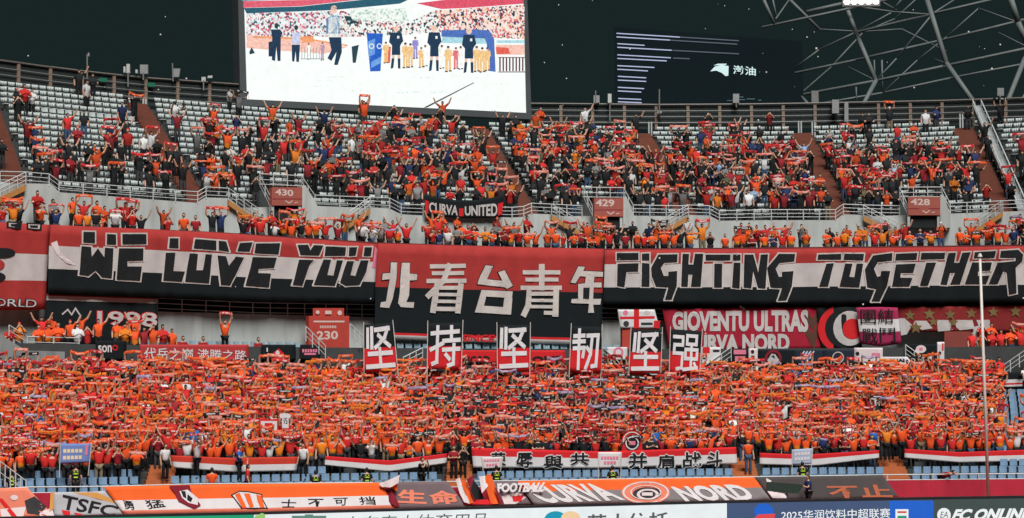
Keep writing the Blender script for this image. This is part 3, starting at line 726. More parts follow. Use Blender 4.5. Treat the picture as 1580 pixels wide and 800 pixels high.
gate('dull red gate panel with small green exit sign under the faded star banner', (1457, 512, 1502, 547), (1458, 547, 1498, 562), 122.3, None, None, mat('gate_dull', (.26, .055, .045), .7, .15, 2), arrow=False, exit_=(1467, 536, 1476, 541), cheek=[(1502, 505), (1510, 503), (1516, 545), (1502, 550)])
# ------------------------------------------------------------------ video screen
cxp = 595; uc = u_at(cxp, 100, 144.4); SC = Plane(Level(144.4).at(uc, 22), (1, SD(uc, 144.4)))
t = thing('video_screen', 'huge video screen above the seats showing officials walking on a white pitch', 'video screen')
q = MB(); out = [(366, -70), (811, -70), (820.5, 184.5), (371, 163)]
fr_ = [SC.pt(x, y, 0) for x, y in out]; bk = [p - SC.n * 1.0 for p in fr_]
q.poly(fr_); q.poly(bk[::-1])
for k in range(4): q.poly([fr_[k], bk[k], bk[(k + 1) % 4], fr_[(k + 1) % 4]])
q.build('casing', SCRF, t)
for x0, y0, x1, y1 in ((371, 163, 371.5, 176), (818, 184, 818.5, 196)):
    q = MB(); q.tube(SC.pt(x0 + 2, y0 - 4, -.5), SC.pt(x1 + 2, y1 + 4, -.5), .25, 8); q.build('leg', SCRF, t)
scr = polys('screen', [[(374.5, -60), (806, -60), (811.5, 174.5), (381, 153.5)]], SC, em('screen_white', (250, 255, 252)), .02, t, 40)
def scr_crowd(name, cols, scale):
    m = bpy.data.materials.new(name); m.use_nodes = True; nt = m.node_tree; b = nt.nodes['Principled BSDF']; b.inputs['Base Color'].default_value = (.01, .01, .01, 1)
    g = nt.nodes.new('ShaderNodeNewGeometry'); v = nt.nodes.new('ShaderNodeTexVoronoi'); v.inputs['Scale'].default_value = scale; nt.links.new(g.outputs['Position'], v.inputs['Vector'])
    sp = nt.nodes.new('ShaderNodeSeparateColor'); nt.links.new(v.outputs['Color'], sp.inputs[0])
    r = nt.nodes.new('ShaderNodeValToRGB'); r.color_ramp.interpolation = 'CONSTANT'; nt.links.new(sp.outputs[0], r.inputs[0])
    e = r.color_ramp.elements; e[0].position = 0; e[0].color = (*lin(cols[0][1]), 1); e[1].position = cols[1][0]; e[1].color = (*lin(cols[1][1]), 1)
    for p, c in cols[2:]: x = e.new(p); x.color = (*lin(c), 1)
    nt.links.new(r.outputs[0], b.inputs['Emission Color']); b.inputs['Emission Strength'].default_value = 1.0; return m
SC1 = scr_crowd('screen_crowd_left', [(0, (236, 246, 244)), (.42, (240, 205, 210)), (.55, (215, 110, 130)), (.66, (60, 95, 105)), (.76, (200, 222, 226)), (.9, (150, 50, 80))], 8.5)
SC2 = scr_crowd('screen_crowd_right', [(0, (246, 228, 220)), (.35, (225, 120, 125)), (.52, (60, 60, 85)), (.62, (245, 200, 160)), (.75, (240, 240, 236)), (.9, (30, 60, 75))], 8.5)
SC3 = scr_crowd('screen_crowd_middle', [(0, (240, 246, 242)), (.5, (60, 80, 90)), (.66, (244, 226, 220)), (.8, (30, 50, 65)), (.92, (220, 130, 130))], 8.0)
def sp_(name, pl, m, off, zoom=0): return polys(name, pl, SC, m, off, scr, 40)
a_ = lambda pl: Z(380, 0, 1580 / 440, pl)
sp_('picture', a_([[(0, 75), (540, 62), (700, 150), (640, 205), (0, 205)]]), SC1, .03)
sp_('picture', a_([[(540, 110), (900, 125), (1040, 60), (1100, 175), (760, 205), (560, 200)]]), SC3, .031)
sp_('picture', a_([[(1040, 60), (1540, 28), (1540, 218), (1370, 212), (1100, 190), (930, 120)]]), SC2, .03)
sp_('picture', a_([[(-18, 8), (440, -2), (600, -20), (880, -30), (300, 36), (-18, 45)]]), em('scr_red', (222, 96, 116)), .032)
sp_('picture', a_([[(940, 20), (1350, -30), (1535, -30), (1535, 22), (1230, 45), (1080, 52)]]), em('scr_red2', (220, 84, 106)), .032)
sp_('picture', a_([[(-14, 46), (300, 38), (880, -26), (960, -30), (850, 22), (480, 58), (0, 76)]]), em('scr_teal', (38, 92, 112)), .034)
sp_('picture', a_([[(0, -180), (1530, -180), (1530, -30), (880, -28), (-25, 8)]]), em('scr_top', (110, 150, 165)), .03)
sp_('picture', a_([[(600, 45), (880, 45), (900, 120), (560, 110)]]), em('scr_pale', (236, 244, 236)), .033)
sp_('picture', a_([[(0, 195), (400, 230), (560, 262), (430, 300), (0, 268)], [(1380, 250), (1540, 250), (1540, 305), (1390, 305)]]), em('scr_pink', (246, 196, 180)), .034)
sp_('picture', a_([[(1380, 262), (1450, 266), (1460, 300), (1385, 302)], [(760, 260), (800, 260), (795, 350), (765, 350)]]), em('scr_coral', (226, 100, 84)), .036)
sp_('picture', a_([[(40, 200), (330, 212), (560, 250), (560, 258), (330, 222), (40, 212)], [(300, 205), (370, 200), (375, 235), (310, 240)]]), em('scr_orange', (236, 160, 110)), .037)
sp_('picture', a_([[(1080, 170), (1270, 165), (1345, 170), (1372, 220), (1380, 400), (1345, 395), (1330, 240), (1300, 215), (1080, 205)]]), em('scr_arch', (78, 112, 186)), .038)
sp_('picture', a_([[(1085, 205), (1320, 215), (1330, 245), (1080, 240)], [(1385, 225), (1540, 225), (1540, 240), (1385, 240)]]), em('scr_cyan', (170, 216, 226)), .039)
SKN = em('scr_skin', (236, 200, 180)); AMB = em('scr_amber', (240, 198, 138)); WHT = em('scr_short', (250, 250, 246)); DRK = em('scr_hair', (58, 52, 56))
def player(x, y0, h, w, mk):
    k = h / 100
    sp_('picture', a_([[(x - w, y0 + 16 * k), (x + w, y0 + 16 * k), (x + w * 1.25, y0 + 40 * k), (x + w * .8, y0 + 42 * k), (x + w * .8, y0 + 58 * k), (x - w * .8, y0 + 58 * k), (x - w * .8, y0 + 42 * k), (x - w * 1.25, y0 + 40 * k)]]), mk, .0395)
    sp_('picture', a_([rect(x - w * .8, y0 + 56 * k, x - w * .1, y0 + 100 * k), rect(x + w * .15, y0 + 56 * k, x + w * .8, y0 + 98 * k)]), mk, .0392)
    sp_('picture', a_([circ(x, y0 + 9 * k, 5.5 * k, 7 * k, 10)]), SKN, .04); sp_('picture', a_([circ(x, y0 + 5 * k, 5.6 * k, 4.4 * k, 10)]), DRK, .0405)
    sp_('picture', a_([rect(x - w * .9, y0 + 98 * k, x - w * .1, y0 + 103 * k), rect(x + w * .2, y0 + 96 * k, x + w, y0 + 101 * k)]), DRK, .0405)
for x, y0, h, w, mk in ((772, 232, 118, 15, AMB), (880, 236, 140, 17, AMB), (908, 240, 134, 16, AMB), (935, 205, 120, 15, em('scr_violet', (150, 140, 206))), (968, 262, 112, 16, AMB), (990, 250, 118, 13, WHT), (1082, 250, 130, 14, WHT), (1117, 255, 142, 20, AMB), (1160, 262, 120, 15, em('scr_rose', (226, 120, 120))), (1186, 256, 128, 14, WHT), (1275, 255, 142, 18, AMB), (1306, 262, 138, 18, AMB), (1334, 262, 130, 16, AMB), (420, 235, 100, 10, em('scr_mauve', (190, 150, 170))), (345, 240, 90, 9, WHT)):
    player(x, y0, h, w, mk)
bl = random.Random(3)
sp_('picture', a_([circ(bl.uniform(90, 1440), bl.uniform(425, 525), bl.uniform(30, 80), bl.uniform(3, 7), 12) for _ in range(14)]), em('scr_pitch_tint', (242, 252, 247)), .024)
sp_('picture', a_([[(x, y), (x + bl.uniform(6, 16), y + 1), (x + 8, y + bl.uniform(5, 14)), (x - 4, y + 6)] for x, y in ((bl.uniform(560, 900), bl.uniform(50, 120)) for _ in range(60))]), em('scr_stand_mark', (176, 204, 200)), .036)
sp_('picture', a_([rect(1395, 318, 1545, 322), rect(1395, 398, 1545, 403)] + [rect(1400 + 18 * k, 322, 1408 + 18 * k, 396) for k in range(8)]), em('scr_fence', (90, 40, 60)), .041)
sp_('picture', a_([[(305 + 16 * k, 262), (308 + 16 * k, 262), (308 + 16 * k, 328), (305 + 16 * k, 328)] for k in range(8)] + [rect(300, 326, 425, 330)]), em('scr_grey', (140, 150, 152)), .041)
sp_('picture', a_([[(980, 598), (1258, 458), (1262, 461), (1000, 598)]]), em('scr_line', (70, 72, 70)), .04)
NAVY = em('scr_navy', (26, 56, 82)); SKN = em('scr_skin', (236, 200, 180)); BLU = em('scr_blue', (36, 96, 196)); PALEB = em('scr_vest', (96, 140, 184))
def fig(x, y0, y1, w, name='picture'):
    h = y1 - y0; k = h / 100
    sp_(name, a_([[(x - w, y0 + 14 * k), (x + w, y0 + 14 * k), (x + w * 1.35, y0 + 34 * k), (x + w * .95, y0 + 40 * k), (x + w * .75, y0 + 46 * k), (x + w * .8, y0 + 66 * k), (x + w * .1, y0 + 66 * k), (x - w * .8, y0 + 66 * k), (x - w * .75, y0 + 44 * k), (x - w * 1.3, y0 + 36 * k)],
                  [(x - w * .8, y0 + 74 * k), (x - w * .3, y0 + 74 * k), (x - w * .5, y0 + 96 * k), (x - w, y0 + 98 * k)], [(x + w * .3, y0 + 74 * k), (x + w * .8, y0 + 74 * k), (x + w * .8, y0 + 98 * k), (x + w * .35, y0 + 97 * k)]]), NAVY, .046)
    sp_(name, a_([circ(x, y0 + 6 * k, 3.2 * k * 2, 6.6 * k), [(x - w * .75, y0 + 66 * k), (x - w * .25, y0 + 66 * k), (x - w * .3, y0 + 74 * k), (x - w * .8, y0 + 74 * k)], [(x + w * .25, y0 + 66 * k), (x + w * .75, y0 + 66 * k), (x + w * .75, y0 + 74 * k), (x + w * .3, y0 + 74 * k)]]), SKN, .047)
    sp_(name, a_([rect(x + w * .2, y0 + 22 * k, x + w * .6, y0 + 28 * k)]), em('screen_mark', (240, 244, 244)), .048)
fig(828, 148, 388, 30); fig(1040, 145, 402, 30); fig(1232, 160, 412, 30)
def walker(pl, m): sp_('picture', a_(pl), m, .045)
walker([[(135, 165), (185, 165), (200, 185), (190, 205), (140, 205)], [(142, 205), (190, 205), (188, 340), (172, 340), (165, 260), (158, 340), (140, 335)], [(122, 235), (142, 230), (142, 315), (122, 315)]], NAVY)
walker([[(250, 250), (296, 250), (290, 345), (276, 345), (272, 285), (264, 345), (252, 340)]], NAVY); walker([rect(252, 182, 296, 248)], em('scr_lilac', (200, 206, 232)))
walker([[(455, 208), (525, 208), (528, 290), (505, 362), (485, 362), (498, 290), (470, 340), (448, 325), (470, 280)]], NAVY)
walker([[(442, 105), (470, 85), (515, 90), (515, 190), (440, 188)]], PALEB); walker([[(455, 85), (490, 80), (560, 150), (562, 180), (510, 130), (508, 208), (452, 205)]], em('scr_coat', (232, 236, 228)))
walker([circ(484, 54, 18, 22)], SKN); walker([[(462, 50), (484, 38), (506, 48), (504, 54), (464, 56)], [(540, 90), (575, 92), (600, 130), (560, 140)], [(582, 260), (622, 250), (605, 350), (588, 350)], circ(165, 145, 11, 16), circ(275, 155, 11, 14), [(15, 290), (28, 262), (46, 296), (18, 304)]], em('scr_darkteal', (36, 66, 76)))
walker([[(665, 185), (755, 188), (742, 396), (685, 398)]], BLU); sp_('picture', a_([[(668, 235), (712, 215), (710, 300), (676, 318)], [(690, 345), (746, 315), (744, 350), (690, 380)]]), em('scr_blue2', (110, 160, 224)), .048); sp_('picture', a_(ring(692, 258, 10, 15) + ring(735, 258, 10, 15)), em('screen_mark', (240, 244, 244)), .05)
# ------------------------------------------------------------------ LED lit building behind the stand
t = thing('office_building', 'dark tower behind the stand outlined by thin white light lines with lit logo', 'building')
BP = Plane((0, 262, 0), (1, .16)); q = MB(); f4 = [BP.pt(*c) for c in ((947, 42), (1238, 64), (1242, 200), (947, 200))]
f4[2].z = 0; f4[3].z = 0; f4[2].x, f4[2].y = f4[1].x, f4[1].y; f4[3].x, f4[3].y = f4[0].x, f4[0].y
bdir = Vector((f4[0].x, f4[0].y, 0)).normalized(); b4 = [p + bdir * 24 for p in f4]; q.poly(f4); q.poly(b4[::-1])
for k in range(4): q.poly([f4[k], b4[k], b4[(k + 1) % 4], f4[(k + 1) % 4]])
bw = q.build('wall', mat('night_facade', (.0095, .016, .019), 1.0, .15, .1, spec=0.0), t)  # near-black base colour stands in for a facade the floodlights never reach
LED = em('led_line', (190, 200, 232), .9); LEDD = em('led_line_dim', (96, 108, 120), .8)
for a, b, m in (((600, 205), (980, 228), LED), ((985, 228), (1340, 250), LEDD), ((600, 227), (920, 246), LED), ((925, 247), (1330, 271), LEDD), ((605, 268), (765, 278), LED), ((605, 290), (930, 308), LED), ((940, 309), (1340, 330), LEDD), ((605, 336), (925, 354), LED), ((945, 356), (1040, 360), LEDD), ((605, 358), (900, 373), LED), ((605, 402), (825, 413), LED), ((605, 424), (785, 434), LED), ((608, 467), (775, 476), LED), ((608, 490), (775, 498), LED), ((608, 534), (762, 542), LED), ((608, 556), (745, 563), LED), ((610, 602), (745, 608), LED), ((608, 622), (748, 628), LED), ((610, 667), (748, 673), LED), ((608, 688), (748, 694), LED)):
    polys('led_strip', Z(800, 0, 3.95, stroke([a, b], 6.5)), BP, m, .05, t, 60)
LOGO = em('lit_logo', (214, 240, 240), 1.0)
sg = polys('lit_sign', Z(800, 0, 3.95, [[(1168, 437), (1195, 408), (1235, 398), (1280, 404), (1278, 462), (1262, 466), (1238, 446), (1205, 432)], [(1188, 400), (1215, 390), (1270, 390), (1262, 398), (1215, 400)]]), BP, LOGO, .06, t, 60)
text('渤油', [(1131, 101), (1166, 104), (1166, 117.5), (1131, 114.5)], BP, LOGO, .06, sg, bold=.015)
polys('lit_sign', Z(800, 0, 3.95, [rect(1340, 590, 1370, 596), rect(1345, 606, 1380, 612), rect(1390, 602, 1440, 608), rect(1270, 612, 1310, 617), rect(1460, 610, 1480, 616)]), BP, em('lit_small', (80, 110, 116), .8), .06, t, 60)
# ------------------------------------------------------------------ roof truss and floodlight
t = thing('roof_truss', 'grey steel tube roof truss rising over the far corner of the stand', 'roof truss')
k_ = 3.76
def tr(pl, r, Y, Y2=None):
    pts = []
    for i, (x, y) in enumerate(pl):
        Yq = Y if Y2 is None else lerp(Y, Y2, i / (len(pl) - 1)); rx, rz = ray(1160 + x / k_, y / k_); pts.append(Vector((rx * Yq, Yq, CAMZ + rz * Yq)))
    for a, b in zip(pts, pts[1:]):
        q = MB(); q.tube(a, b, r * .82, 7); q.build('chord' if r > .09 else 'brace', TRUSS, t, True)
for pl, r, Y, Y2 in (([(60, 160), (700, 22), (1000, -50)], .11, 158, 158), ([(600, 190), (1050, 80), (1395, -2)], .11, 160, 160), ([(250, 425), (600, 350), (1100, 235), (1660, 95)], .11, 162, 162), ([(300, 550), (720, 470), (1140, 380), (1660, 268)], .13, 160, 160), ([(385, 605), (760, 540), (1150, 455), (1640, 360)], .10, 174, 174),
                     ([(1010, -20), (1130, 370), (1298, 610)], .22, 158, 152), ([(1600, 300), (1440, 700)], .22, 158, 152), ([(525, -20), (600, 180), (720, 470), (630, 640)], .20, 160, 153), ([(1500, -15), (1545, 130), (1600, 260)], .26, 157, 157), ([(65, -10), (130, 140)], .15, 158, 158), ([(215, -5), (390, 170)], .15, 165, 165),
                     ([(120, -10), (145, 110)], .08, 160, 160), ([(140, 110), (220, -5)], .07, 158, 162), ([(245, 400), (390, 290), (600, 190), (810, 75), (870, -5)], .07, 162, 159), ([(300, 530), (460, 390), (640, 195)], .07, 160, 164), ([(720, 470), (840, 340), (1050, 80)], .07, 160, 160), ([(540, 30), (820, 70), (1030, 85)], .08, 159, 160), ([(1050, 80), (1190, -10)], .08, 160, 164), ([(1315, 50), (1130, 215), (960, 350), (760, 540)], .06, 172, 172), ([(1315, 50), (1540, 130)], .07, 164, 158), ([(1430, 190), (1600, 275)], .06, 170, 165), ([(380, 170), (640, 185), (870, 170), (1130, 300)], .06, 166, 166), ([(560, 390), (720, 470)], .06, 172, 160), ([(1130, 370), (1060, 345)], .07, 158, 170), ([(710, 350), (715, 470)], .07, 160, 160), ([(755, 350), (758, 540)], .09, 174, 174), ([(320, 70), (560, 15)], .16, 158, 158), ([(605, 505), (608, 600)], .06, 156, 156), ([(1545, 380), (1700, 330)], .08, 174, 174), ([(290, 565), (330, 610)], .14, 160, 156), ([(1630, 480), (1500, 680)], .12, 170, 166), ([(960, -10), (830, 110), (640, 190)], .06, 168, 168), ([(840, 60), (720, -10)], .07, 162, 162)):
    tr(pl, r, Y, Y2)
q = MB()
for (x0, y0, x1, y1) in ((345, 535, 385, 640),):
    rx, rz = ray(1160 + 365 / k_, 587 / k_); q.box((rx * 153, 153, CAMZ + rz * 153), (.48, .4, 1.35))
q.build('support_block', GREYS, t)
t = thing('floodlight', 'lit white floodlight bank hanging in the roof truss', 'floodlight')
rx, rz = ray(1328, 1); fc = Vector((rx * 156, 156, CAMZ + rz * 156)); q = MB(); q.box(fc, (2.6, .5, .9)); q.build('housing', GREYS, t)
for k in range(5):
    q = MB(); c = fc + Vector((-1.0 + .5 * k, -.26, -.12)); q.tube(c, c + Vector((0, -.08, -.06)), .2, 12); q.build('lamp', em('lamp_lens', (255, 250, 244), 6.0), t)
# small gear along the crest railing
def gear(name, label, boxes, Yc, m, polep=None):
    t = thing(name, label, name.replace('_', ' '))
    lv = Level(Yc)
    for (x0, y0, x1, y1, lean) in boxes:
        q = MB(); c = [lv.pt(x0 + lean, y0), lv.pt(x1 + lean, y0), lv.pt(x1, y1), lv.pt(x0, y1)]; q.poly(c); bk = [p + Vector((0, .25, 0)) for p in c]; q.poly(bk[::-1])
        for k in range(4): q.poly([c[k], bk[k], bk[(k + 1) % 4], c[(k + 1) % 4]])
        q.build('housing', m, t)
    for (x0, y0, x1, y1) in polep or []:
        q = MB(); q.tube(lv.pt(x0, y0), lv.pt(x1, y1), .045, 6); q.build('mast', GREYS, t)
LG = mat('gear_grey', (.30, .31, .31), .5, .15, 4)
gear('loudspeaker', 'grey loudspeaker box tilted on the crest railing beside a white antenna', [(216, 100, 228, 114, 0)], 145.3, LG, [(221, 112, 221, 124)])
gear('loudspeaker', 'grey loudspeaker box tilted forward on a short mast near the video screen', [(266, 106, 276, 119, 2)], 145.3, LG, [(266, 98, 267, 126)])
gear('antenna', 'pair of slim white antenna panels on the crest railing', [(195, 99, 200, 113, 0), (190.5, 103, 193.5, 112, 0), (209, 107.5, 212, 113, 0)], 145.3, mat('gear_white', (.55, .56, .55), .5, .1, 4), [(197.5, 112, 197.5, 134)])
gear('weather_mast', 'thin mast with small sensor left of the green exit sign', [(135.5, 81.5, 137.5, 87, 0)], 145.2, LG, [(134.5, 84, 134.5, 122)])
gear('security_camera', 'small white camera on a bracket at the crest railing by the screen', [(311, 119, 317, 126, 0), (320, 117, 327, 120.5, 1)], 145.2, mat('gear_white', (1, 1, 1)), [(314, 124, 314, 140)])
gear('loudspeaker', 'grey box with short aerial on the railing right of the screen', [(916, 147.5, 925, 159, 0)], 145.3, LG, [(919, 140, 919, 160)])
gear('antenna', 'slim pale antenna panel on the railing beside the LED building', [(938, 145, 943.5, 159, 0)], 145.3, mat('gear_white', (1, 1, 1)), [(941, 158, 941, 187)])
gear('weather_mast', 'thin mast standing before the LED building lines', [(1014.5, 171, 1021, 175, 0)], 145.2, LG, [(1017.3, 138, 1017.3, 173)])
gear('loudspeaker', 'grey square box on the railing below the lit logo', [(1131, 145, 1140.5, 159, 0)], 145.3, LG, [(1136, 158, 1136, 166)])
gear('control_cabinet', 'pale cabinet standing behind the railing under the roof truss', [(1313, 163, 1346, 190, 0)], 146.2, mat('cabinet_beige', (.20, .185, .16), .6, .15, 2))
gear('notice_panel', 'tall pale panel fixed to the railing left of the cabinet', [(1284, 154, 1294.5, 175, 0), (1303, 158, 1309, 188, 0)], 145.2, LG)
gear('loudspeaker', 'grey square box on the railing beyond the sloping white wall', [(1539, 136, 1549, 148, 0)], 145.4, LG, [(1543, 147, 1543, 160)])
for x, y, l in ((159, 123.5, 'green exit sign behind the crest railing near the thin mast'), (233, 131, 'green exit sign behind the crest railing below the loudspeaker')):
    t = thing('exit_sign', l, 'exit sign'); q = MB(); p = P(x, y, 145.45); q.box(p, (.46, .06, .22), .4); q.build('panel', EXITG, t)

# ------------------------------------------------------------------ big banners on the parapet
k4 = 3.95
def banner(label, top, bot, bands, mats, Yc, wave=.09, seed=0.0, lean=0., z0=0., name='banner', cat='banner', group=None):
    t = thing(name, label, cat, group); sf = Level(Yc, wave, seed, lean, z0); cloth_sheet(t, top, bot, bands, mats, sf); return t, sf
# WE LOVE YOU
t, s1 = banner('long red, white and black banner reading WE LOVE YOU', [(78, 347), (330, 359), (582, 377)], [(74, 455), (243, 460.5), (390, 467), (582, 470)], (.30, .63), [RED, WHITE, BLACK], 122.85, .09, 1)
WL = Z(0, 330, k4, [[(510, 110), (575, 112), (575, 180), (510, 175)], [(645, 125), (702, 127), (702, 190), (645, 187)], [(500, 198), (553, 203), (556, 262), (592, 212), (632, 266), (634, 208), (685, 212), (672, 395), (620, 388), (580, 345), (540, 380), (480, 372)],
    [(740, 125), (888, 125), (888, 185), (740, 187)], [(718, 212), (870, 212), (868, 285), (770, 288), (770, 322), (860, 322), (850, 410), (700, 402)], [(1035, 150), (1090, 150), (1090, 210), (1030, 208)], [(1010, 238), (1068, 238), (1055, 350), (1130, 352), (1110, 415), (990, 408)],
    [(1190, 155), (1315, 165), (1315, 222), (1180, 212)], [(1155, 242), (1205, 245), (1195, 345), (1232, 345), (1245, 248), (1290, 250), (1270, 425), (1130, 415)], [(1330, 165), (1375, 170), (1392, 232), (1330, 222)], [(1455, 180), (1535, 175), (1515, 232), (1440, 228)], [(1322, 255), (1375, 260), (1392, 318), (1430, 262), (1482, 268), (1400, 438), (1340, 435)]]) + \
    Z(390, 330, k4, [[(15, 182), (165, 180), (155, 248), (5, 240)], [(-8, 265), (145, 268), (130, 330), (35, 335), (30, 362), (112, 365), (95, 450), (-50, 440)], [(275, 190), (335, 190), (350, 225), (370, 192), (425, 195), (400, 255), (290, 252)], [(280, 280), (372, 283), (345, 312), (300, 440), (240, 435)],
    [(440, 200), (565, 205), (560, 255), (432, 258)], [(425, 280), (470, 282), (448, 375), (485, 378), (505, 285), (548, 285), (495, 440), (370, 435)], [(585, 205), (632, 205), (625, 255), (580, 258)], [(680, 205), (725, 205), (718, 258), (672, 258)], [(570, 290), (615, 290), (590, 375), (625, 380), (655, 285), (705, 285), (690, 350), (650, 435), (560, 440), (525, 420)]])
for p in WL: lay('letter_outline', [bm_poly(e) for e in outline([p], 4.2)], s1, GREYC, .035, t, 8, .0005)
for p in WL: polys('letter', [p], s1, INK, .06, t, 8)
polys('fold', Z(0, 330, k4, [[(312, 180), (345, 165), (365, 240), (470, 318), (400, 300), (345, 250)]]), s1, PINKW, .03, t)
polys('print_edge', Z(390, 330, k4, [[(745, 200), (768, 230), (770, 330), (725, 330)]]), s1, PINKT, .03, t)
# FIGHTING TOGETHER
t, s2 = banner('long red, white and black banner reading FIGHTING TOGETHER', [(934, 386), (1190, 384.5), (1660, 379.5)], [(930, 471), (1190, 471), (1660, 467)], (.26, .68), [RED, WHITE, BLACK], 122.85, .09, 4)
FTL = Z(790, 330, k4, [[(640, 240), (768, 240), (768, 282), (640, 282)], [(645, 305), (768, 303), (765, 352), (695, 355), (685, 448), (640, 440)], [(790, 245), (835, 242), (835, 285), (790, 285)], [(790, 300), (835, 305), (835, 445), (785, 445)],
    [(845, 330), (890, 250), (1008, 248), (1005, 295), (925, 300), (905, 330), (922, 380), (950, 380), (950, 355), (1005, 350), (1002, 440), (972, 525), (930, 525), (950, 450), (875, 445), (848, 380)], [(1040, 245), (1080, 245), (1075, 310), (1105, 310), (1115, 245), (1165, 245), (1150, 445), (1090, 445), (1100, 370), (1075, 370), (1070, 445), (1030, 445)],
    [(1180, 250), (1330, 250), (1330, 285), (1180, 285)], [(1232, 305), (1280, 305), (1278, 450), (1230, 450)], [(1345, 250), (1390, 250), (1390, 285), (1345, 285)], [(1350, 300), (1390, 300), (1385, 455), (1340, 450)], [(1415, 250), (1470, 250), (1500, 360), (1515, 250), (1560, 248), (1545, 455), (1500, 455), (1468, 350), (1455, 455), (1410, 450)]]) + \
    Z(1180, 330, k4, [[(15, 330), (85, 245), (185, 245), (180, 290), (90, 300), (65, 335), (85, 385), (105, 385), (105, 355), (175, 350), (165, 440), (130, 530), (80, 530), (105, 455), (35, 450)], [(325, 250), (465, 245), (465, 280), (320, 280)], [(375, 305), (420, 303), (385, 445), (330, 445)], [(485, 245), (605, 245), (600, 285), (480, 280)], [(490, 305), (535, 305), (515, 385), (545, 388), (560, 305), (600, 305), (575, 450), (455, 445)],
    [(610, 340), (660, 255), (778, 240), (775, 285), (690, 295), (665, 335), (685, 385), (705, 380), (710, 350), (765, 350), (745, 440), (700, 535), (650, 535), (680, 460), (625, 450)], [(800, 245), (930, 240), (925, 280), (795, 285)], [(800, 310), (920, 305), (905, 360), (830, 362), (825, 390), (900, 392), (880, 445), (775, 445)], [(955, 240), (1100, 238), (1095, 275), (950, 280)], [(985, 300), (1045, 298), (995, 440), (945, 440)],
    [(1120, 240), (1165, 238), (1155, 300), (1185, 300), (1205, 238), (1255, 235), (1190, 430), (1130, 432), (1160, 360), (1130, 360), (1110, 435), (1070, 432)], [(1280, 235), (1410, 228), (1400, 270), (1275, 272)], [(1265, 298), (1385, 298), (1375, 345), (1300, 350), (1300, 380), (1370, 378), (1350, 430), (1220, 430)], [(1440, 228), (1545, 220), (1575, 250), (1570, 290), (1530, 330), (1535, 485), (1490, 495), (1475, 360), (1455, 350), (1420, 430), (1365, 430), (1420, 300), (1530, 290), (1530, 270), (1435, 270)]])
for p in FTL: lay('letter_outline', [bm_poly(e) for e in outline([p], 4.2)], s2, GREYC, .035, t, 8, .0005)
for p in FTL: polys('letter', [p], s2, INK, .06, t, 8)
# tall banner with five characters
t, s3 = banner('tall red over black banner with five large grey Chinese characters', [(583, 376), (790, 381.5), (932, 384.5)], [(577, 523), (720, 528), (927, 533)], (.455, .93, .955), [RED, BLACK, RED2, WHITE], 122.5, .10, 2.5)
C5 = Z(390, 330, k4, [[(835, 298), (875, 298), (868, 400), (850, 520), (830, 575), (775, 570), (780, 540), (810, 535), (832, 400)], [(790, 365), (834, 362), (832, 400), (785, 405)], [(905, 300), (955, 300), (945, 500), (930, 540), (980, 540), (975, 575), (895, 570), (880, 545), (890, 480)], [(951, 365), (1000, 370), (998, 405), (948, 408)],
    [(1415, 315), (1465, 320), (1425, 400), (1515, 410), (1490, 358), (1530, 345), (1580, 440), (1545, 460), (1535, 450), (1365, 430), (1375, 400)],
    [(1390, 465), (1580, 475), (1575, 515), (1415, 505)], [(1390, 466), (1420, 505), (1405, 565), (1350, 602)], [(1350, 602), (1404, 562), (1525, 570), (1570, 616)], [(1530, 514), (1578, 514), (1570, 616), (1524, 571)]]) + \
    Z(790, 330, k4, [
    [(400, 322), (440, 325), (430, 350), (555, 355), (553, 385), (500, 385), (495, 420), (545, 420), (545, 450), (495, 450), (490, 520), (540, 520), (535, 555), (490, 555), (495, 605), (460, 605), (465, 550), (360, 545), (365, 520), (400, 520), (400, 430), (440, 425), (445, 385), (410, 382), (385, 425), (355, 420)]])
for p in C5: lay('letter_outline', [bm_poly(e) for e in outline([p], 2.0)], s3, INK, .03, t, 8, .0005)
for p in C5: polys('character_stroke', [p], s3, GREYC, .05, t, 8)
KAN = [([(1088, 322), (1286, 318)], 26), ([(1098, 364), (1276, 362)], 24), ([(1068, 411), (1290, 409)], 26), ([(1200, 318), (1165, 405), (1068, 500)], 34), ([(1118, 440), (1098, 590)], 34), ([(1268, 440), (1252, 592)], 34), ([(1118, 452), (1268, 452)], 24), ([(1110, 492), (1262, 494)], 20), ([(1105, 534), (1258, 536)], 20), ([(1098, 580), (1254, 582)], 26)]
QING = [([(75, 358), (283, 358)], 26), ([(90, 402), (272, 402)], 24), ([(62, 452), (290, 452)], 26), ([(180, 322), (180, 452)], 34), ([(105, 478), (98, 560), (72, 612)], 36), ([(268, 478), (262, 612)], 36), ([(108, 488), (268, 488)], 24), ([(108, 528), (266, 530)], 20), ([(102, 566), (264, 568)], 20), ([(262, 606), (205, 604)], 24)]
for gl, ox in ((KAN, 390), (QING, 790)):
    for k, (st, w) in enumerate(gl): lay('character_stroke', [bm_poly(p) for p in Z(ox, 330, k4, stroke(st, w))], s3, GREYC, .05 + .002 * k, t, 8, .001)
polys('letter_gap', Z(790, 330, k4, [[(430, 452), (468, 452), (464, 518), (428, 518)]]), s3, INK, .075, t, 8)
text('SINCE', [(713, 516), (762, 517), (761, 528), (713, 527)], s3, MATS['flag_red'], .05, t, bold=.03)
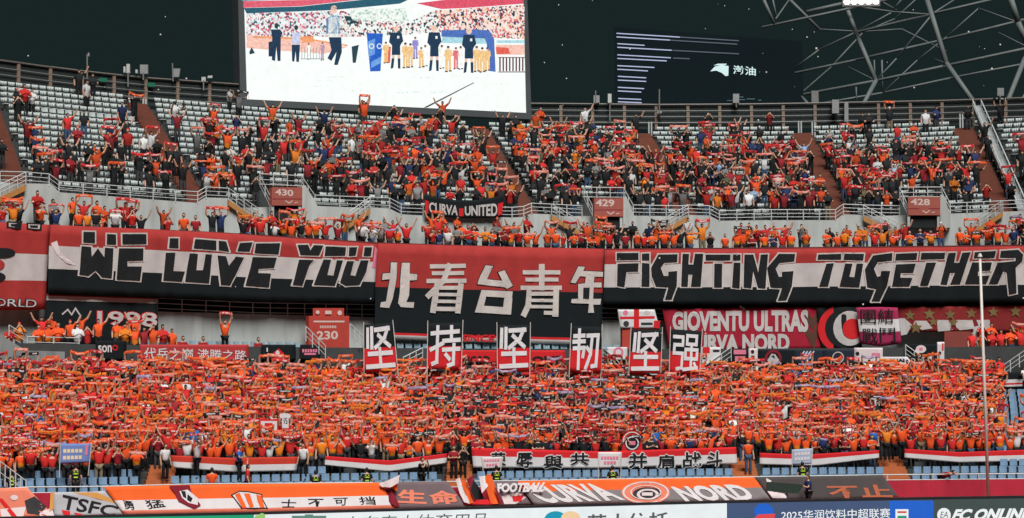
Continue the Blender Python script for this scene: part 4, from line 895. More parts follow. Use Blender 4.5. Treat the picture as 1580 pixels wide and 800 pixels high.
# far left banner: red, white, red with black print, cut by the picture edge
t, s4 = banner('red, white and red banner with black print reading WORLD at its foot', [(-80, 339), (0, 343), (77, 347.5)], [(-82, 474), (0, 479), (70, 478)], (.35, .66), [RED, WHITE, RED], 122.85, .09, 7)
polys('print', [circ(2, 391, 20, 8), circ(-14, 428, 22, 9)], s4, INK, .04, t); polys('print', [circ(-12, 409, 18, 10)], s4, RED, .045, t)
text('WORLD', [(-38, 459), (56, 462), (55, 476), (-38, 472)], s4, INK, .03, t, bold=.06); text('WORLD', [(-37, 460), (55, 463), (54, 475), (-37, 471)], s4, WHITE, .05, t, bold=.0)
for x in (8, 40):
    polys('print', [[(x, 341.5 + x * .055), (x + 24, 343 + x * .055), (x + 23, 354 + x * .055), (x, 352 + x * .055)]], s4, INK, .03, t)
    polys('print', [[(x + 3, 344 + x * .055), (x + 21, 345 + x * .055), (x + 20, 351.5 + x * .055), (x + 3, 350 + x * .055)]], s4, WHITE, .04, t); polys('print', [[(x + 6, 345.5 + x * .055), (x + 18, 346.2 + x * .055), (x + 17.5, 350 + x * .055), (x + 6, 349 + x * .055)]], s4, INK, .05, t)
# black banner with year, partly hidden
t, s5 = banner('black banner with white numerals hung below the WE LOVE YOU banner', [(72, 453), (243, 459)], [(66, 540), (245, 540)], (.04, .12), [RED, WHITE, BLACK], 123.2, .03, 3)
text('1998', [(148, 479), (243, 482), (243, 506), (148, 503)], s5, RED2, .03, t, bold=.05); text('1998', [(149, 480), (242, 483), (242, 505), (149, 502)], s5, WHITE, .05, t, bold=.02)
polys('print', stroke([(96, 485), (104, 478), (110, 486), (116, 476), (124, 488)], 2.2), s5, WHITE, .03, t)
# two line banner
t, s6 = banner('wine red banner with two lines of pale capitals and arrow leaf pattern', [(1022, 477), (1180, 475), (1283, 474)], [(1034, 541), (1180, 541), (1283, 541)], (), [cloth('banner_wine', (.36, .02, .04))], 123.1, .04, 5)
text('GIOVENTU ULTRAS', [(1037, 481), (1247, 478), (1247, 513), (1037, 511)], s6, WHITE, .04, t, bold=.05); polys('accent', stroke([(1142, 473.5), (1148, 477.5)], 3), s6, WHITE, .04, t)
text('CURVA NORD', [(1056, 517), (1218, 515), (1218, 543), (1056, 542)], s6, WHITE, .04, t, bold=.05)
polys('leaf', Z(1180, 330, k4, [[(250, 580), (290, 640), (330, 575), (330, 640), (290, 710), (250, 650)], [(250, 670), (290, 730), (320, 660), (320, 740), (300, 830), (250, 740)]]), s6, mat('leaf_brown', (.10, .045, .03), .9), .03, t)
# ring banner
t, s7 = banner('black banner with large red and white ring emblem beside the four character flag', [(1260, 475), (1330, 473.5)], [(1268, 541), (1330, 541)], (), [BLACK], 122.95, .03, 6)
polys('arc', [circ(1300, 508, 38, 37, 20, math.pi * .62, math.pi * 1.38)], s7, RED2, .03, t); polys('arc', [circ(1306, 507, 33, 31, 24, math.pi * .5, math.pi * 1.5)], s7, INK, .04, t)
polys('disc', [circ(1311, 507, 25.5, 27)], s7, WHITE, .05, t); polys('disc', [circ(1315, 508, 15, 16)], s7, RED2, .06, t)
# four character flag
t, s8 = banner('hanging flag, dark red and white with four black Chinese characters', [(1321, 475), (1353, 474), (1385, 475)], [(1328, 531), (1360, 535), (1391, 530)], (.32, .66), [cloth('flag_berry', (.34, .03, .09)), WHITE2, cloth('flag_berry', (1, 1, 1))], 122.7, .05, 8)
for c, x, y in (('團', 1327, 478), ('結', 1354, 477), ('戰', 1330, 507), ('鬥', 1357, 506)): text(c, [(x, y), (x + 24, y), (x + 25, y + 22), (x + 1, y + 22)], s8, INK, .075, t, bold=.004, step=6)
t, s9 = banner('dull red banner with pale swags and a row of faded gold stars', [(1383, 474), (1480, 473), (1660, 470)], [(1388, 512), (1480, 513), (1660, 512)], (), [cloth('banner_dull', (.24, .03, .03))], 123.05, .05, 9)
polys('swag', Z(1300, 440, 5.64, [[(490, 290), (540, 290), (605, 350), (560, 430), (510, 440)], [(630, 312), (730, 312), (785, 378), (690, 392), (615, 345)], [(820, 305), (920, 305), (950, 350), (935, 398), (830, 405)], [(990, 305), (1130, 305), (1150, 380), (1020, 395), (975, 355)], [(1165, 305), (1280, 303), (1290, 380), (1200, 395)]]), s9, WHITE, .03, t)
def star(cx, cy, r): return [(cx + (r if i % 2 == 0 else r * .45) * math.sin(math.pi * i / 5), cy - (r if i % 2 == 0 else r * .45) * math.cos(math.pi * i / 5)) for i in range(10)]
polys('star', [star(1404, 487, 9), star(1434, 485, 10), star(1466, 486, 9), star(1499, 484, 9), star(1533, 482, 9), star(1567, 481, 10)], s9, GOLD, .045, t)
polys('star', [star(1413, 506, 10), star(1440, 497, 8), star(1471, 498, 8)], s9, GOLD, .045, t)
# banner on the upper railing
t, s10 = banner('black and red banner reading CURVA UNITED tied to the upper railing', [(655, 301), (700, 309), (740, 309), (776, 302)], [(655, 333), (700, 336), (740, 337), (774, 335)], (.3,), [BLACK, BLACK], 126.7, .04, 2)
text('CURVA', [(661, 312), (707, 318), (706, 333), (662, 329)], s10, WHITE, .03, t, bold=.03); text('UNITED', [(717, 319), (767, 314), (767, 334), (717, 333)], s10, WHITE, .03, t, bold=.03)
polys('panel', [[(655, 309), (661, 311), (660, 330), (656, 329)], [(768, 315), (776, 312), (774, 331), (768, 333)], rect(708, 322, 715, 334)], s10, RED2, .025, t)
# ------------------------------------------------------------------ held two pole character flags
GL = {'坚': ([[(12, 8), (10, 46)], [(26, 6), (24, 48)], [(38, 10), (86, 8)], [(82, 8), (70, 28), (36, 48)], [(48, 22), (84, 46)], [(14, 62), (88, 61)], [(50, 52), (51, 88)], [(8, 90), (93, 88)]], 10),
      '持': ([[(10, 20), (42, 18)], [(27, 6), (26, 84), (14, 88)], [(8, 56), (44, 42)], [(50, 18), (90, 16)], [(70, 6), (70, 36)], [(46, 37), (94, 35)], [(46, 57), (94, 55)], [(78, 46), (77, 88), (62, 92)], [(54, 68), (64, 77)]], 9.5),
      '韧': ([[(10, 20), (42, 18)], [(8, 33), (44, 31)], [(10, 48), (44, 46), (41, 66)], [(26, 6), (26, 93)], [(54, 18), (90, 16), (85, 86), (72, 88)], [(70, 18), (66, 60), (52, 92)], [(54, 46), (64, 55)]], 9.5),
      '强': ([[(10, 14), (40, 14), (40, 33), (12, 33), (11, 53), (40, 53), (38, 88), (22, 90)], [(54, 10), (86, 10), (86, 30), (54, 30), (54, 10)], [(50, 43), (90, 43), (90, 65), (50, 65), (50, 43)], [(70, 34), (70, 88)], [(46, 91), (92, 86)], [(82, 76), (93, 92)]], 8.5)}
NTH = {'坚': 0}
for ch, q4, lab in (('坚', [(560, 501.5), (606, 498), (614, 574), (561, 576)], 'leaning two pole word flag beside the scarlet gate panel'), ('持', [(660, 499), (714, 498), (711.5, 572), (659, 572)], 'two pole word flag beside the red lettering SINCE, black over red'), ('坚', [(766, 501.5), (818, 501.5), (817, 574), (767, 575)], 'two pole word flag under the middle character of the tall banner'),
                    ('韧', [(881.6, 503), (929, 505), (927, 576), (878, 575)], 'two pole word flag at the edge of the tall banner, next to FIGHTING'), ('坚', [(973.5, 509), (1021.6, 509), (1019, 579), (970, 577.5)], 'two pole word flag hiding the gate with pasted stickers'), ('强', [(1034, 508), (1083.7, 511.6), (1079, 579), (1032, 577.5)], 'two pole word flag overlapping the start of the wine red two line banner')):
    t = thing('pole_flag', lab, 'flag', 'six word flags raised over the lower crowd'); sf = Level(117.6, .06, q4[0][0] * .1); m_ = 2.5
    cloth_sheet(t, [q4[0], q4[1]], [q4[3], q4[2]], (.49,), [BLACK, RED2], sf, nx=8)
    G, w = GL[ch]; bms = []
    for st in G:
        for pz in stroke(st, w): bms.append(bm_poly([bil(q4, .03 + x / 100 * .94, .03 + y / 100 * .94) for x, y in pz]))
    lay('lettering', bms, sf, mat('flag_letter', (.70, .70, .72), .9, .06), .035, t, 12, .001)
    for a, b in ((q4[0], q4[3]), (q4[1], q4[2])):
        q = MB(); d = Vector((b[0] - a[0], b[1] - a[1])); e = (b[0] + d.x * .45, b[1] + d.y * .45); q.tube(sf.pt(a[0], a[1] - 4, .03), sf.pt(*e, .03), .022, 6); q.build('pole', POLEW, t)
# ------------------------------------------------------------------ banners on the rail behind the lower crowd (level of the cross aisle wall)
def small(label, r, m, Yc=120.05, txt=None, tq=None, tm=None, marks=(), bold=.02, name='banner', w=.02):
    t = thing(name, label, 'banner'); sf = Level(Yc, w, r[0] * .13)
    top, bot = ([(r[0], r[1]), (r[2], r[1])], [(r[0], r[3]), (r[2], r[3])]) if len(r) == 4 else ([r[4], r[5]], [r[7], r[6]])
    cloth_sheet(t, top, bot, (), [m], sf)
    if txt: text(txt, tq, sf, tm or WHITE2, .03, t, bold=bold)
    for k, (pl, mm) in enumerate(marks): polys('print', pl, sf, mm, .025 + .008 * k, t)
    return t
small('black banner with small white lettering left of the red calligraphy banner', (148, 526, 195, 556), BLACK, txt='son', tq=[(151, 533), (172, 533), (172, 544), (151, 544)], marks=[([ring(177, 537, 2.6, 4.4)[k] for k in range(26)], RED2)])
small('red banner with white Chinese calligraphy behind the lower crowd', (216, 532, 384, 562), cloth('banner_brick', (.42, .05, .05)), txt='代岳之巅 沸腾之路', tq=[(222, 536), (380, 541), (380, 556), (222, 557)], bold=.008)
small('black banner with red and white figures below the blue seats', (403, 532, 456, 556), BLACK, marks=[([[(418, 556), (422, 544), (430, 538), (438, 546), (442, 556)]], RED2), ([rect(411, 537, 413, 543), circ(428, 545, 3, 4)], WHITE2)])
small('black banner with pink script beside the 230 gate', (463, 532, 494, 556), BLACK, marks=[([rect(466 + 4 * k, 539, 469 + 4 * k, 544) for k in range(6)] + [rect(469, 545, 487, 548)], PINKT)])
small('red banner with outlined black lettering NORD low behind the word flags', (712, 541, 768, 560), RED2, txt='NORD', tq=[(714, 550), (756, 549), (756, 562), (714, 562)], tm=INK, bold=.04)
small('red banner with dark block lettering ONE between two word flags', (817, 541, 872, 562), RED2, txt='ONE', tq=[(820, 550), (868, 549), (868, 563), (820, 563)], tm=INK, bold=.05)
small('white banner with red heart crest between two word flags', (937, 536, 968, 556), WHITE2, marks=[([circ(954, 544, 8, 8)], PINKT), ([circ(954, 544, 4.5, 4.5)], WHITE2)])
small('white banner with black arch drawing below the heart crest banner', (929, 561, 952, 572), WHITE2, 119.8, marks=[([circ(940, 569, 5, 4.5)], INK)])
small('white sheet with dark caption and small red badge under the ultras banner', (1082, 536, 1112, 563), WHITE2, marks=[([rect(1084, 536, 1095, 545)], RED2), ([rect(1084, 552, 1090, 554), rect(1100, 540, 1110, 543)], INK)])
small('black banner with two red text blocks beside the stair rail', (1128, 538, 1154, 560), BLACK, marks=[([rect(1132, 540, 1151, 547), rect(1134, 550, 1150, 558)], PINKT)])
small('narrow pale banner with dark figure between two black banners', (1155, 538, 1169, 560), PINKW, marks=[([circ(1161, 543, 2.5, 3), rect(1159, 549, 1164, 557)], INK)])
small('black banner with round grey horse head crest', (1169, 540, 1225, 562), BLACK, marks=[(ring(1193, 553, 9, 13), MAROON), ([[(1184, 556), (1190, 546), (1196, 547), (1202, 556), (1198, 561), (1186, 561)]], WHITE), ([[(1190, 550), (1194, 548), (1196, 554)]], DARKG)])
small('dark banner with blue and white slanted stripes', (1225, 540, 1270, 562), cloth('flag_night', (.02, .03, .045)), marks=[([[(1232 + 5 * k, 554), (1240 + 5 * k, 542), (1242 + 5 * k, 542), (1235 + 5 * k, 554)] for k in range(4)], WHITE2), ([[(1234 + 5 * k, 556), (1242 + 5 * k, 544), (1243.5 + 5 * k, 544), (1237 + 5 * k, 556)] for k in range(3)], BLUEC)])
small('dark banner with round crest split red and black', (1270, 540, 1318, 562), cloth('flag_night', (.02, .03, .045)), marks=[(ring(1293, 552, 7.5, 9), GREYC), ([circ(1293, 552, 7, 7, 12, -.8, 2.3)], RED2)])
small('white banner with faint red print below the four character flag', (1318, 537, 1362, 560), PINKW, marks=[([circ(1323, 546, 3, 3)], INK), ([rect(1345, 545, 1358, 552)], PINKT)])
small('white banner with dark block lettering over the crowd under the four character flag', [0, 0, 0, 0, (1360, 551), (1400, 551), (1412, 566), (1352, 566)], WHITE2, 119.7, txt='BOHAI', tq=[(1364, 554), (1395, 554), (1396, 559), (1363, 559)], tm=INK, bold=.05)
small('black banner with pale pink rose drawing beside the stair rail', (1400, 531, 1446, 560), BLACK, marks=[([circ(1421, 539, 8, 6), circ(1415, 543, 4, 4), [(1432, 552), (1440, 548), (1438, 556)]], PINKW), ([circ(1421, 539, 3, 2.5)], PINKT)])
small('white narrow banner with red side print next to the dull red gate', (1446, 528, 1457, 564), WHITE2, marks=[([rect(1453.5, 530, 1456, 541)], RED2), ([circ(1450, 545, 2.4, 2.4)], INK)])
t = thing('sticker_sheet', 'white sheets with red cross bands and small crests over a gate', 'banner'); sf = Level(122.4, .02, 1)
cloth_sheet(t, [(953, 478), (1010, 478)], [(957, 507), (1018, 507)], (), [WHITE2], sf)
polys('band', [rect(978, 478, 986, 507), [(956, 489), (1010, 488), (1010, 492), (957, 493)], [(1009, 495), (1019, 495), (1017, 507), (1008, 506)]], sf, RED2, .02, t); polys('crest', [circ(965, 483, 4, 4)], sf, PINKT, .02, t); polys('crest', [circ(966, 500, 4.5, 4.5), rect(989, 498, 1007, 502)], sf, DARKG, .02, t); polys('crest', [circ(998, 483, 4.5, 3.4)], sf, GREYC, .02, t)
t, s_ = banner('black flag with red and white band past the end of the lower crowd', [(1548, 575), (1660, 571)], [(1549, 602), (1660, 598)], (.42, .62, .72, .82), [BLACK, WHITE2, RED2, WHITE2, BLACK], 118.5, .03, 2)
# side wall far left
profile_wall('side_wall', 'grey rendered wall stub below the WORLD banner beside the balcony railing', [(-90, 512), (0, 516), (40, 541), (100, 543)], 120.15, 5.6, WALLG)
# ------------------------------------------------------------------ strip banners in front of the first spectator row
def strip(label, top, bot, bands, mats, seed): return banner(label, top, bot, bands, mats, 109.35, .05, seed)
strip('plain red over white strip banner behind a man in a blue shirt', [(263, 703), (360, 707), (459, 705)], [(268, 722), (360, 729), (458, 727)], (.5,), [cloth('strip_red', (.55, .05, .03)), WHITE2], 1)
strip('plain red over white strip banner between two standing stewards in the front block', [(502, 704), (600, 711), (690, 700)], [(501, 718), (600, 728), (689, 715)], (.42,), [RED2, WHITE2], 2)
t, s11 = strip('red and white strip banner with eight black calligraphy characters', [(727, 691), (930, 697), (1136, 690)], [(730, 722), (930, 723), (1138, 716)], (.42,), [RED2, WHITE2], 3)
for c, x0, y0, x1, y1 in (('荣', 757, 698, 780, 720), ('辱', 796, 699, 822, 722), ('與', 839, 703, 868, 723), ('共', 880, 699, 908, 718), ('并', 970, 699, 998, 723), ('肩', 1014, 702, 1040, 723), ('战', 1053, 698, 1082, 722), ('斗', 1090, 697, 1114, 720)):
    qd = [(x0, y0), (x1, y0 - .4), (x1, y1 - .4), (x0, y1)]; dl = 1.6
    lay('letter_outline', [text_bm(c, [(x + dx, y + dy) for x, y in qd], .02) for dx, dy in ((-dl, 0), (dl, 0), (0, -dl), (0, dl))], s11, WHITE2, .03, t, 16, .003)
    text(c, qd, s11, INK, .06, t, bold=.02)
strip('plain red over white strip banner beside the pale blue two pole sign', [(1172, 699), (1240, 702), (1356, 695)], [(1172, 717), (1260, 719), (1356, 707)], (.42,), [RED2, WHITE2], 4)
strip('plain red over white strip banner behind the white flagpole', [(1396, 693), (1480, 698), (1620, 693)], [(1396, 707), (1480, 714), (1620, 711)], (.46,), [RED2, WHITE2], 5)
# ------------------------------------------------------------------ two pole paper signs held by stewards
def sign(label, q4, m, rows, tm, extra=None):
    t = thing('pole_sign', label, 'sign', 'two pole signs held over the front seats'); sf = Level(107.0, .02, q4[0][0] * .1)
    cloth_sheet(t, [q4[0], q4[1]], [q4[3], q4[2]], (), [m], sf, nx=6); pl = []
    for y, a, b, n in rows:
        for k in range(n):
            s = lerp(a, b, k / n); e = s + (b - a) / n * .78
            pl.append([bil(q4, s, y - .09), bil(q4, e, y - .09), bil(q4, e, y + .1), bil(q4, s, y + .1)])
    polys('lettering', pl, sf, tm, .02, t)
    if extra: polys('lettering', [[bil(q4, *p) for p in pp] for pp in extra], sf, PINKT, .022, t)
    for a, b in ((q4[0], q4[3]), (q4[1], q4[2])):
        q = MB(); d = (b[0] - a[0], b[1] - a[1]); q.tube(sf.pt(a[0], a[1], .02), sf.pt(b[0] + d[0] * .7, b[1] + d[1] * .7, .02), .018, 6); q.build('pole', POLEW, t)
sign('blue two pole sign with two rows of cream characters and red script', [(93, 685), (141, 685), (138, 714), (92, 716)], BLUEC, ((.36, .1, .75, 5), (.7, .1, .75, 5)), CREAM, [[(.82, .05), (.9, .05), (.9, .6), (.82, .6)]])
sign('white two pole sign with small pink characters beside the heaped flags', [(742, 706), (776, 705), (773, 722), (745, 724)], PINKW, ((.3, .12, .88, 6), (.68, .2, .8, 4)), PINKT)
sign('white two pole sign with pink characters in the middle of the calligraphy banner', [(923, 698), (959, 698), (958, 722), (923, 723)], WHITE2, ((.36, .12, .9, 6), (.66, .25, .8, 4)), PINKT)
sign('pale blue two pole sign with faint lettering beside a plain strip banner', [(1222, 694), (1254, 692), (1252, 716), (1222, 718)], cloth('sign_pale', (.40, .46, .60)), ((.3, .12, .9, 5), (.62, .12, .9, 5)), WHITE2)
# ------------------------------------------------------------------ draped cloths on the front wall
FZ = 1.45
def drape(label, top, bot, bands, mats, seed, Yc=105.25, wave=.06): return banner(label, top, bot, bands, mats, Yc, wave, seed, .30, FZ)
t, a1 = drape('orange draped flag with white and charcoal print beside the barred gate rail', [(-60, 757), (0, 753.5), (42, 752.5)], [(-60, 803), (0, 801), (84, 797)], (), [SALMON], 1)
polys('print', [[(38, 773), (53, 766), (72, 782), (60, 795), (42, 792)]], a1, DARKG, .03, t); polys('print', [circ(22, 768, 6, 4), [(0, 786), (40, 782), (36, 797), (2, 799)], [(60, 790), (80, 784), (84, 797), (62, 798)]], a1, PINKW, .03, t); polys('print', [[(-4, 768), (4, 770), (28, 799), (20, 800)]], a1, RED2, .04, t)
t, a2 = drape('pale grey draped banner with large black letters and ochre border', [(78, 760), (130, 760), (172, 757)], [(84, 797), (130, 796.5), (196, 794)], (), [cloth('cloth_grey', (.42, .43, .46))], 2, 105.2)
text('TSFC', [(97, 763), (184, 782), (176, 797), (93, 786)], a2, INK, .03, t, bold=.02); polys('border', [[(112, 760), (150, 760), (184, 776), (178, 777)], [(78, 760), (84, 760), (82, 785), (76, 790)]], a2, mat('border_ochre', (.6, .3, .08), .9), .02, t); polys('print', [[(95, 787), (108, 789), (108, 795), (97, 794)], [(114, 791), (126, 793), (125, 795), (116, 795)]], a2, RED2, .03, t)
t, a3 = drape('long orange over white draped banner with black characters and striped shield', [(160, 751.5), (270, 749), (330, 748), (585, 745)], [(192, 794), (300, 792), (460, 789), (612, 785)], (.50, .86), [ORANGE, WHITE2, SALMON], 3, 105.1)
for c, qd in (('勇', [(188, 772), (205, 774), (208, 787), (193, 786)]), ('猛', [(222, 772), (250, 771), (256, 782), (228, 786)]), ('士', [(434, 770), (458, 771), (455, 783), (434, 783)]), ('不', [(474, 770), (500, 770), (503, 782), (476, 782)]), ('可', [(514, 769), (537, 768), (535, 780), (518, 780)]), ('挡', [(552, 767), (578, 766), (580, 779), (556, 779)])): text(c, qd, a3, INK, .03, t, bold=.01)
sh = Z(260, 730, 5.852, [[(570, 200), (640, 165), (720, 170), (840, 195), (845, 235), (890, 318), (660, 318), (600, 235)]]); polys('shield_edge', outline(sh, 1.6), a3, INK, .035, t); polys('shield', sh, a3, WHITE2, .03, t)
polys('shield_stripe', Z(260, 730, 5.852, [[(600, 195), (640, 178), (705, 315), (665, 316)], [(790, 195), (835, 205), (865, 310), (830, 316), (800, 250)], [(680, 185), (730, 185), (770, 310), (730, 310)]]), a3, ORANGE, .045, t)
polys('pennant', Z(260, 730, 5.852, [[(0, 115), (190, 110), (205, 175), (290, 290), (230, 320), (90, 255), (60, 190)]]), a3, MAROON, .07, t); polys('pennant_print', Z(260, 730, 5.852, [[(95, 165), (170, 150), (265, 230), (260, 290), (180, 270), (120, 225)]]), a3, WHITE2, .085, t); polys('pennant_print', Z(260, 730, 5.852, [[(110, 160), (150, 165), (160, 230), (130, 215)], [(170, 190), (215, 230), (200, 265), (165, 240)]]), a3, INK, .095, t)
t, a4 = drape('taupe draped banner with orange characters 生命 on the front wall', [(575, 744.5), (690, 743)], [(612, 785), (720, 783)], (), [TAUPE], 4)
for c, qd in (('生', [(613, 755), (656, 757), (658, 778), (612, 776)]), ('命', [(660, 757), (703, 757), (712, 777), (664, 780)])): text(c, qd, a4, SALMON, .03, t, bold=.035)
t, a5 = drape('taupe draped banner lettered FOOTBALL with pink print below', [(752, 744), (802, 742.5)], [(770, 780), (826, 778)], (), [TAUPE], 5)
text('FOOTBALL', [(763, 746), (842, 744), (836, 759), (766, 760)], a5, WHITE2, .26, t, bold=.05, shear=.2); polys('print', [[(774, 766), (800, 760), (812, 768), (796, 778), (778, 778)]], a5, PINKW, .03, t); polys('print', [[(790, 766), (808, 764), (804, 774), (792, 774)]], a5, RED2, .04, t)
t, a6 = drape('orange and grey draped banner with white script CURVA NORD around a round crest', [(797, 743), (930, 740), (1163, 736.5)], [(824, 779), (1000, 775), (1190, 772)], (.45,), [ORANGE, cloth('cloth_mid_grey', (.22, .20, .21))], 6, 105.15)  # lower band is an even grey
text('CURVA', [(806, 749), (922, 746), (966, 772), (838, 777)], a6, WHITE2, .04, t, bold=.045); text('NORD', [(1034, 751), (1142, 747), (1168, 771), (1058, 774)], a6, WHITE2, .04, t, bold=.045)
ec, ey = 996, 760; polys('crest', [circ(ec, ey, 38, 18)], a6, SALMON, .025, t); polys('crest', ring(ec, ey, 33, 36, .46) + ring(ec, ey, 22, 24, .46), a6, PINKW, .03, t); polys('crest', [circ(ec + 2, ey + 2, 22, 10)], a6, DARKG, .034, t); polys('crest', ring(ec + 3, ey + 3, 12, 17, .5) + [rect(ec - 6, ey, ec + 10, ey + 5)], a6, PINKW, .04, t)
t, a7 = drape('charcoal draped banner with orange strokes below a photographer', [(1163, 736.5), (1250, 735.5), (1362, 733)], [(1192, 772), (1260, 771), (1386, 767)], (), [cloth('cloth_charcoal', (.075, .065, .065))], 7, 105.2)
text('不止', [(1272, 749), (1372, 748), (1378, 768), (1282, 769)], a7, mat('print_rust', (.42, .12, .06), .9, .15), .03, t, bold=.03); polys('print', [[(1183, 757), (1210, 762), (1216, 769), (1192, 769)], [(1182, 738), (1190, 742), (1184, 752)]], a7, PINKW, .03, t)
# loose flags spilling over the wall
def loose(label, pieces, Yc=104.95):
    t = thing('loose_flag', label, 'flag')
    for k, (pl, m) in enumerate(pieces):
        sf = Level(Yc, .22, k * 2.3, .25, FZ); lay('fold', [bm_poly(pl)], sf, m, .06 * k, t, 4)
loose('crumpled red, white and black flags heaped over the front wall', [(Z(520, 730, 5.852, [[(1070, 60), (1110, 45), (1190, 250), (1195, 278), (1150, 265), (1110, 180)]])[0], WHITE2), (Z(520, 730, 5.852, [[(1105, 50), (1160, 70), (1250, 270), (1190, 280), (1150, 160)]])[0], ORANGE), (Z(520, 730, 5.852, [[(1160, 60), (1240, 15), (1215, 190), (1180, 110)]])[0], MAROON), (Z(520, 730, 5.852, [[(1230, 60), (1290, 150), (1340, 250), (1240, 240), (1200, 160)]])[0], INK), (Z(520, 730, 5.852, [[(1265, 30), (1330, 25), (1350, 120), (1290, 180)]])[0], WHITE2), (Z(520, 730, 5.852, [[(1325, 25), (1370, 5), (1430, 150), (1490, 275), (1380, 280), (1340, 150)]])[0], ORANGE), (Z(520, 730, 5.852, [[(1395, 120), (1430, 150), (1490, 275), (1455, 275)]])[0], MAROON), (Z(520, 730, 5.852, [[(1240, 240), (1340, 235), (1385, 280), (1200, 278)]])[0], RED2)])
loose('small maroon flag with white tip slipping off the end of the long orange banner', [(Z(520, 730, 5.852, [[(385, 130), (470, 130), (530, 220), (575, 308), (520, 300), (440, 235)]])[0], MAROON), (Z(520, 730, 5.852, [[(375, 95), (440, 70), (560, 15), (545, 90), (470, 130), (400, 125)]])[0], PINKW), (Z(520, 730, 5.852, [[(470, 75), (550, 35), (545, 165), (500, 140)]])[0], ORANGE)])
# ------------------------------------------------------------------ LED perimeter boards
LP = Plane((0, 88, 0), (1, .30))
LT = [(-60, 799), (0, 798), (270, 793), (530, 787.5), (790, 781), (1050, 774), (1310, 769), (1580, 765), (1660, 764)]
def ledboard(x0, x1, label, m, marks=(), txt=()):
    t = thing('perimeter_board', label, 'LED board', 'LED boards along the touchline')
    A = LP.pt(x0, path_y(LT, x0)); B = LP.pt(x1 - .3, path_y(LT, x1)); d = (B - A)
    q = MB(); bk = -LP.n * .25
    q.hexa([Vector((A.x, A.y, .0)), Vector((B.x, B.y, .0)), Vector((B.x, B.y, .0)) + bk, Vector((A.x, A.y, .0)) + bk, A, B, B + bk, A + bk]); q.build('frame', GLASSD, t)
    pn = polys('panel', [[(x0 + .3, path_y(LT, x0) + 4.2), (x1 - .6, path_y(LT, x1) + 4.2), (x1 - .6, path_y(LT, x1) + 36), (x0 + .3, path_y(LT, x0) + 36)]], LP, m, .02, t, 60)
    for k, (pl, mm) in enumerate(marks): polys('print', pl, LP, mm, .03 + .004 * k, pn, 60)
    for b, qd, mm, bo, shr in txt: text(b, qd, LP, mm, .035, pn, bold=bo, shear=shr, step=60)
    return t
LGREY = em('led_text_grey', (84, 88, 92)); LWH = em('led_white_text', (236, 240, 240))
ledboard(-60, 391, 'plain green LED board section next to the white sponsor section', em('led_green', (22, 158, 112)))
ledboard(391, 1122, 'white LED board section with grey Chinese sponsor lettering', em('led_white', (230, 238, 240)), [([circ(397, 801, 5, 6), circ(404, 797, 5, 5)], em('led_lime', (150, 200, 110))), ([rect(450, 796, 503, 815), rect(470, 794, 483, 800)], em('led_sage', (96, 136, 122))), ([circ(857, 803, 18, 14)], em('led_teal', (16, 150, 178))), ([circ(880, 800, 15, 11)], em('led_peach', (238, 204, 160)))],
         [('山东泰山体育用品', [(530, 797), (752, 791), (752, 815), (530, 821)], LGREY, .0, .15), ('英大信托', [(905, 794), (1032, 790), (1032, 816), (905, 820)], LGREY, .02, 0)])
ledboard(1122, 1440, 'slate blue LED board section with white league lettering and small badge', em('led_slate', (64, 84, 118)), [([circ(1178, 789, 15, 12), rect(1372, 773, 1440, 805)], em('led_blue', (26, 96, 200))), ([[(1163, 800), (1170, 794), (1196, 793), (1194, 800)]], em('led_red', (222, 70, 70))), ([rect(1381, 786, 1401, 801)], LWH), ([rect(1384, 789, 1398, 792)], em('led_red2', (200, 80, 60))), ([rect(1384, 796, 1398, 801)], em('led_green2', (40, 150, 120)))],
         [('2025华润饮料中超联赛', [(1205, 788), (1373, 784.5), (1373, 799.5), (1205, 803)], LWH, .006, 0)])
ledboard(1440, 1660, 'dark grey LED board section with white round badge and slanted lettering', em('led_dark', (62, 76, 74)), [([circ(1456, 795, 10.5, 11)], LWH)], [('EA', [(1450, 790), (1462, 789.7), (1462, 799), (1450, 799.3)], LGREY, .0, .2), ('FC ONLINE', [(1470, 786), (1592, 784), (1590, 802), (1466, 804)], LWH, .05, .25)])
# flagpole
t = thing('flagpole', 'tall slim white flagpole with round cap in front of the TOGETHER banner', 'flagpole'); rb = P(1525, 770, 103.5); rt_ = P(1512, 396, 103.3); rb = rb + (rb - rt_) * (rb.z / (rt_.z - rb.z)); q = MB()
q.tube(rb, rt_, .085, 10, 0, .06); q.build('pole', POLEW, t, True); q = MB(); q.tube(rt_ - Vector((0, 0, .02)), rt_ + Vector((0, 0, .14)), .12, 10, 0, .06); q.build('cap', POLEW, t)
# hand held pieces in the crowd
def board(label, pl, marks, Yc, m, name='hand_board', cat='placard'):
    t = thing(name, label, cat); sf = Level(Yc); bms = [bm_poly(p) for p in pl]; o = lay('board', bms, sf, m, 0, t)
    sm = o.modifiers.new('thickness', 'SOLIDIFY'); sm.thickness = .03
    for k, (p, mm) in enumerate(marks): polys('print', p, sf, mm, .035 + .008 * k, t)
    q = MB(); x = sum(p[0] for p in pl[0]) / len(pl[0]); y = max(p[1] for p in pl[0]); q.tube(sf.pt(x, y - 4, -.03), sf.pt(x, y + 22, -.03), .02, 6); q.build('handle', POLEW, t)
board('white placard with red block in a red frame held above the crowd', [rect(399, 647, 429, 670)], [([rect(402, 650, 427, 668)], WHITE2), ([rect(408, 653, 420, 664)], RED2)], 110.9, RED2)
board('white football shirt numbered 15 held up on a stick', [[(431, 640), (436, 638), (444, 638), (449, 641), (447, 646), (445, 645), (445, 661), (435, 661), (435, 645), (432, 646)]], [([rect(437.5, 645, 438.8, 654)] + [rect(440, 645, 443, 646.2), rect(440, 645, 441.2, 650), rect(440, 649, 443, 650.2), rect(441.8, 649, 443, 654), rect(440, 653, 443, 654.2)], DARKG)], 110.9, WHITE2, 'held_shirt', 'shirt')
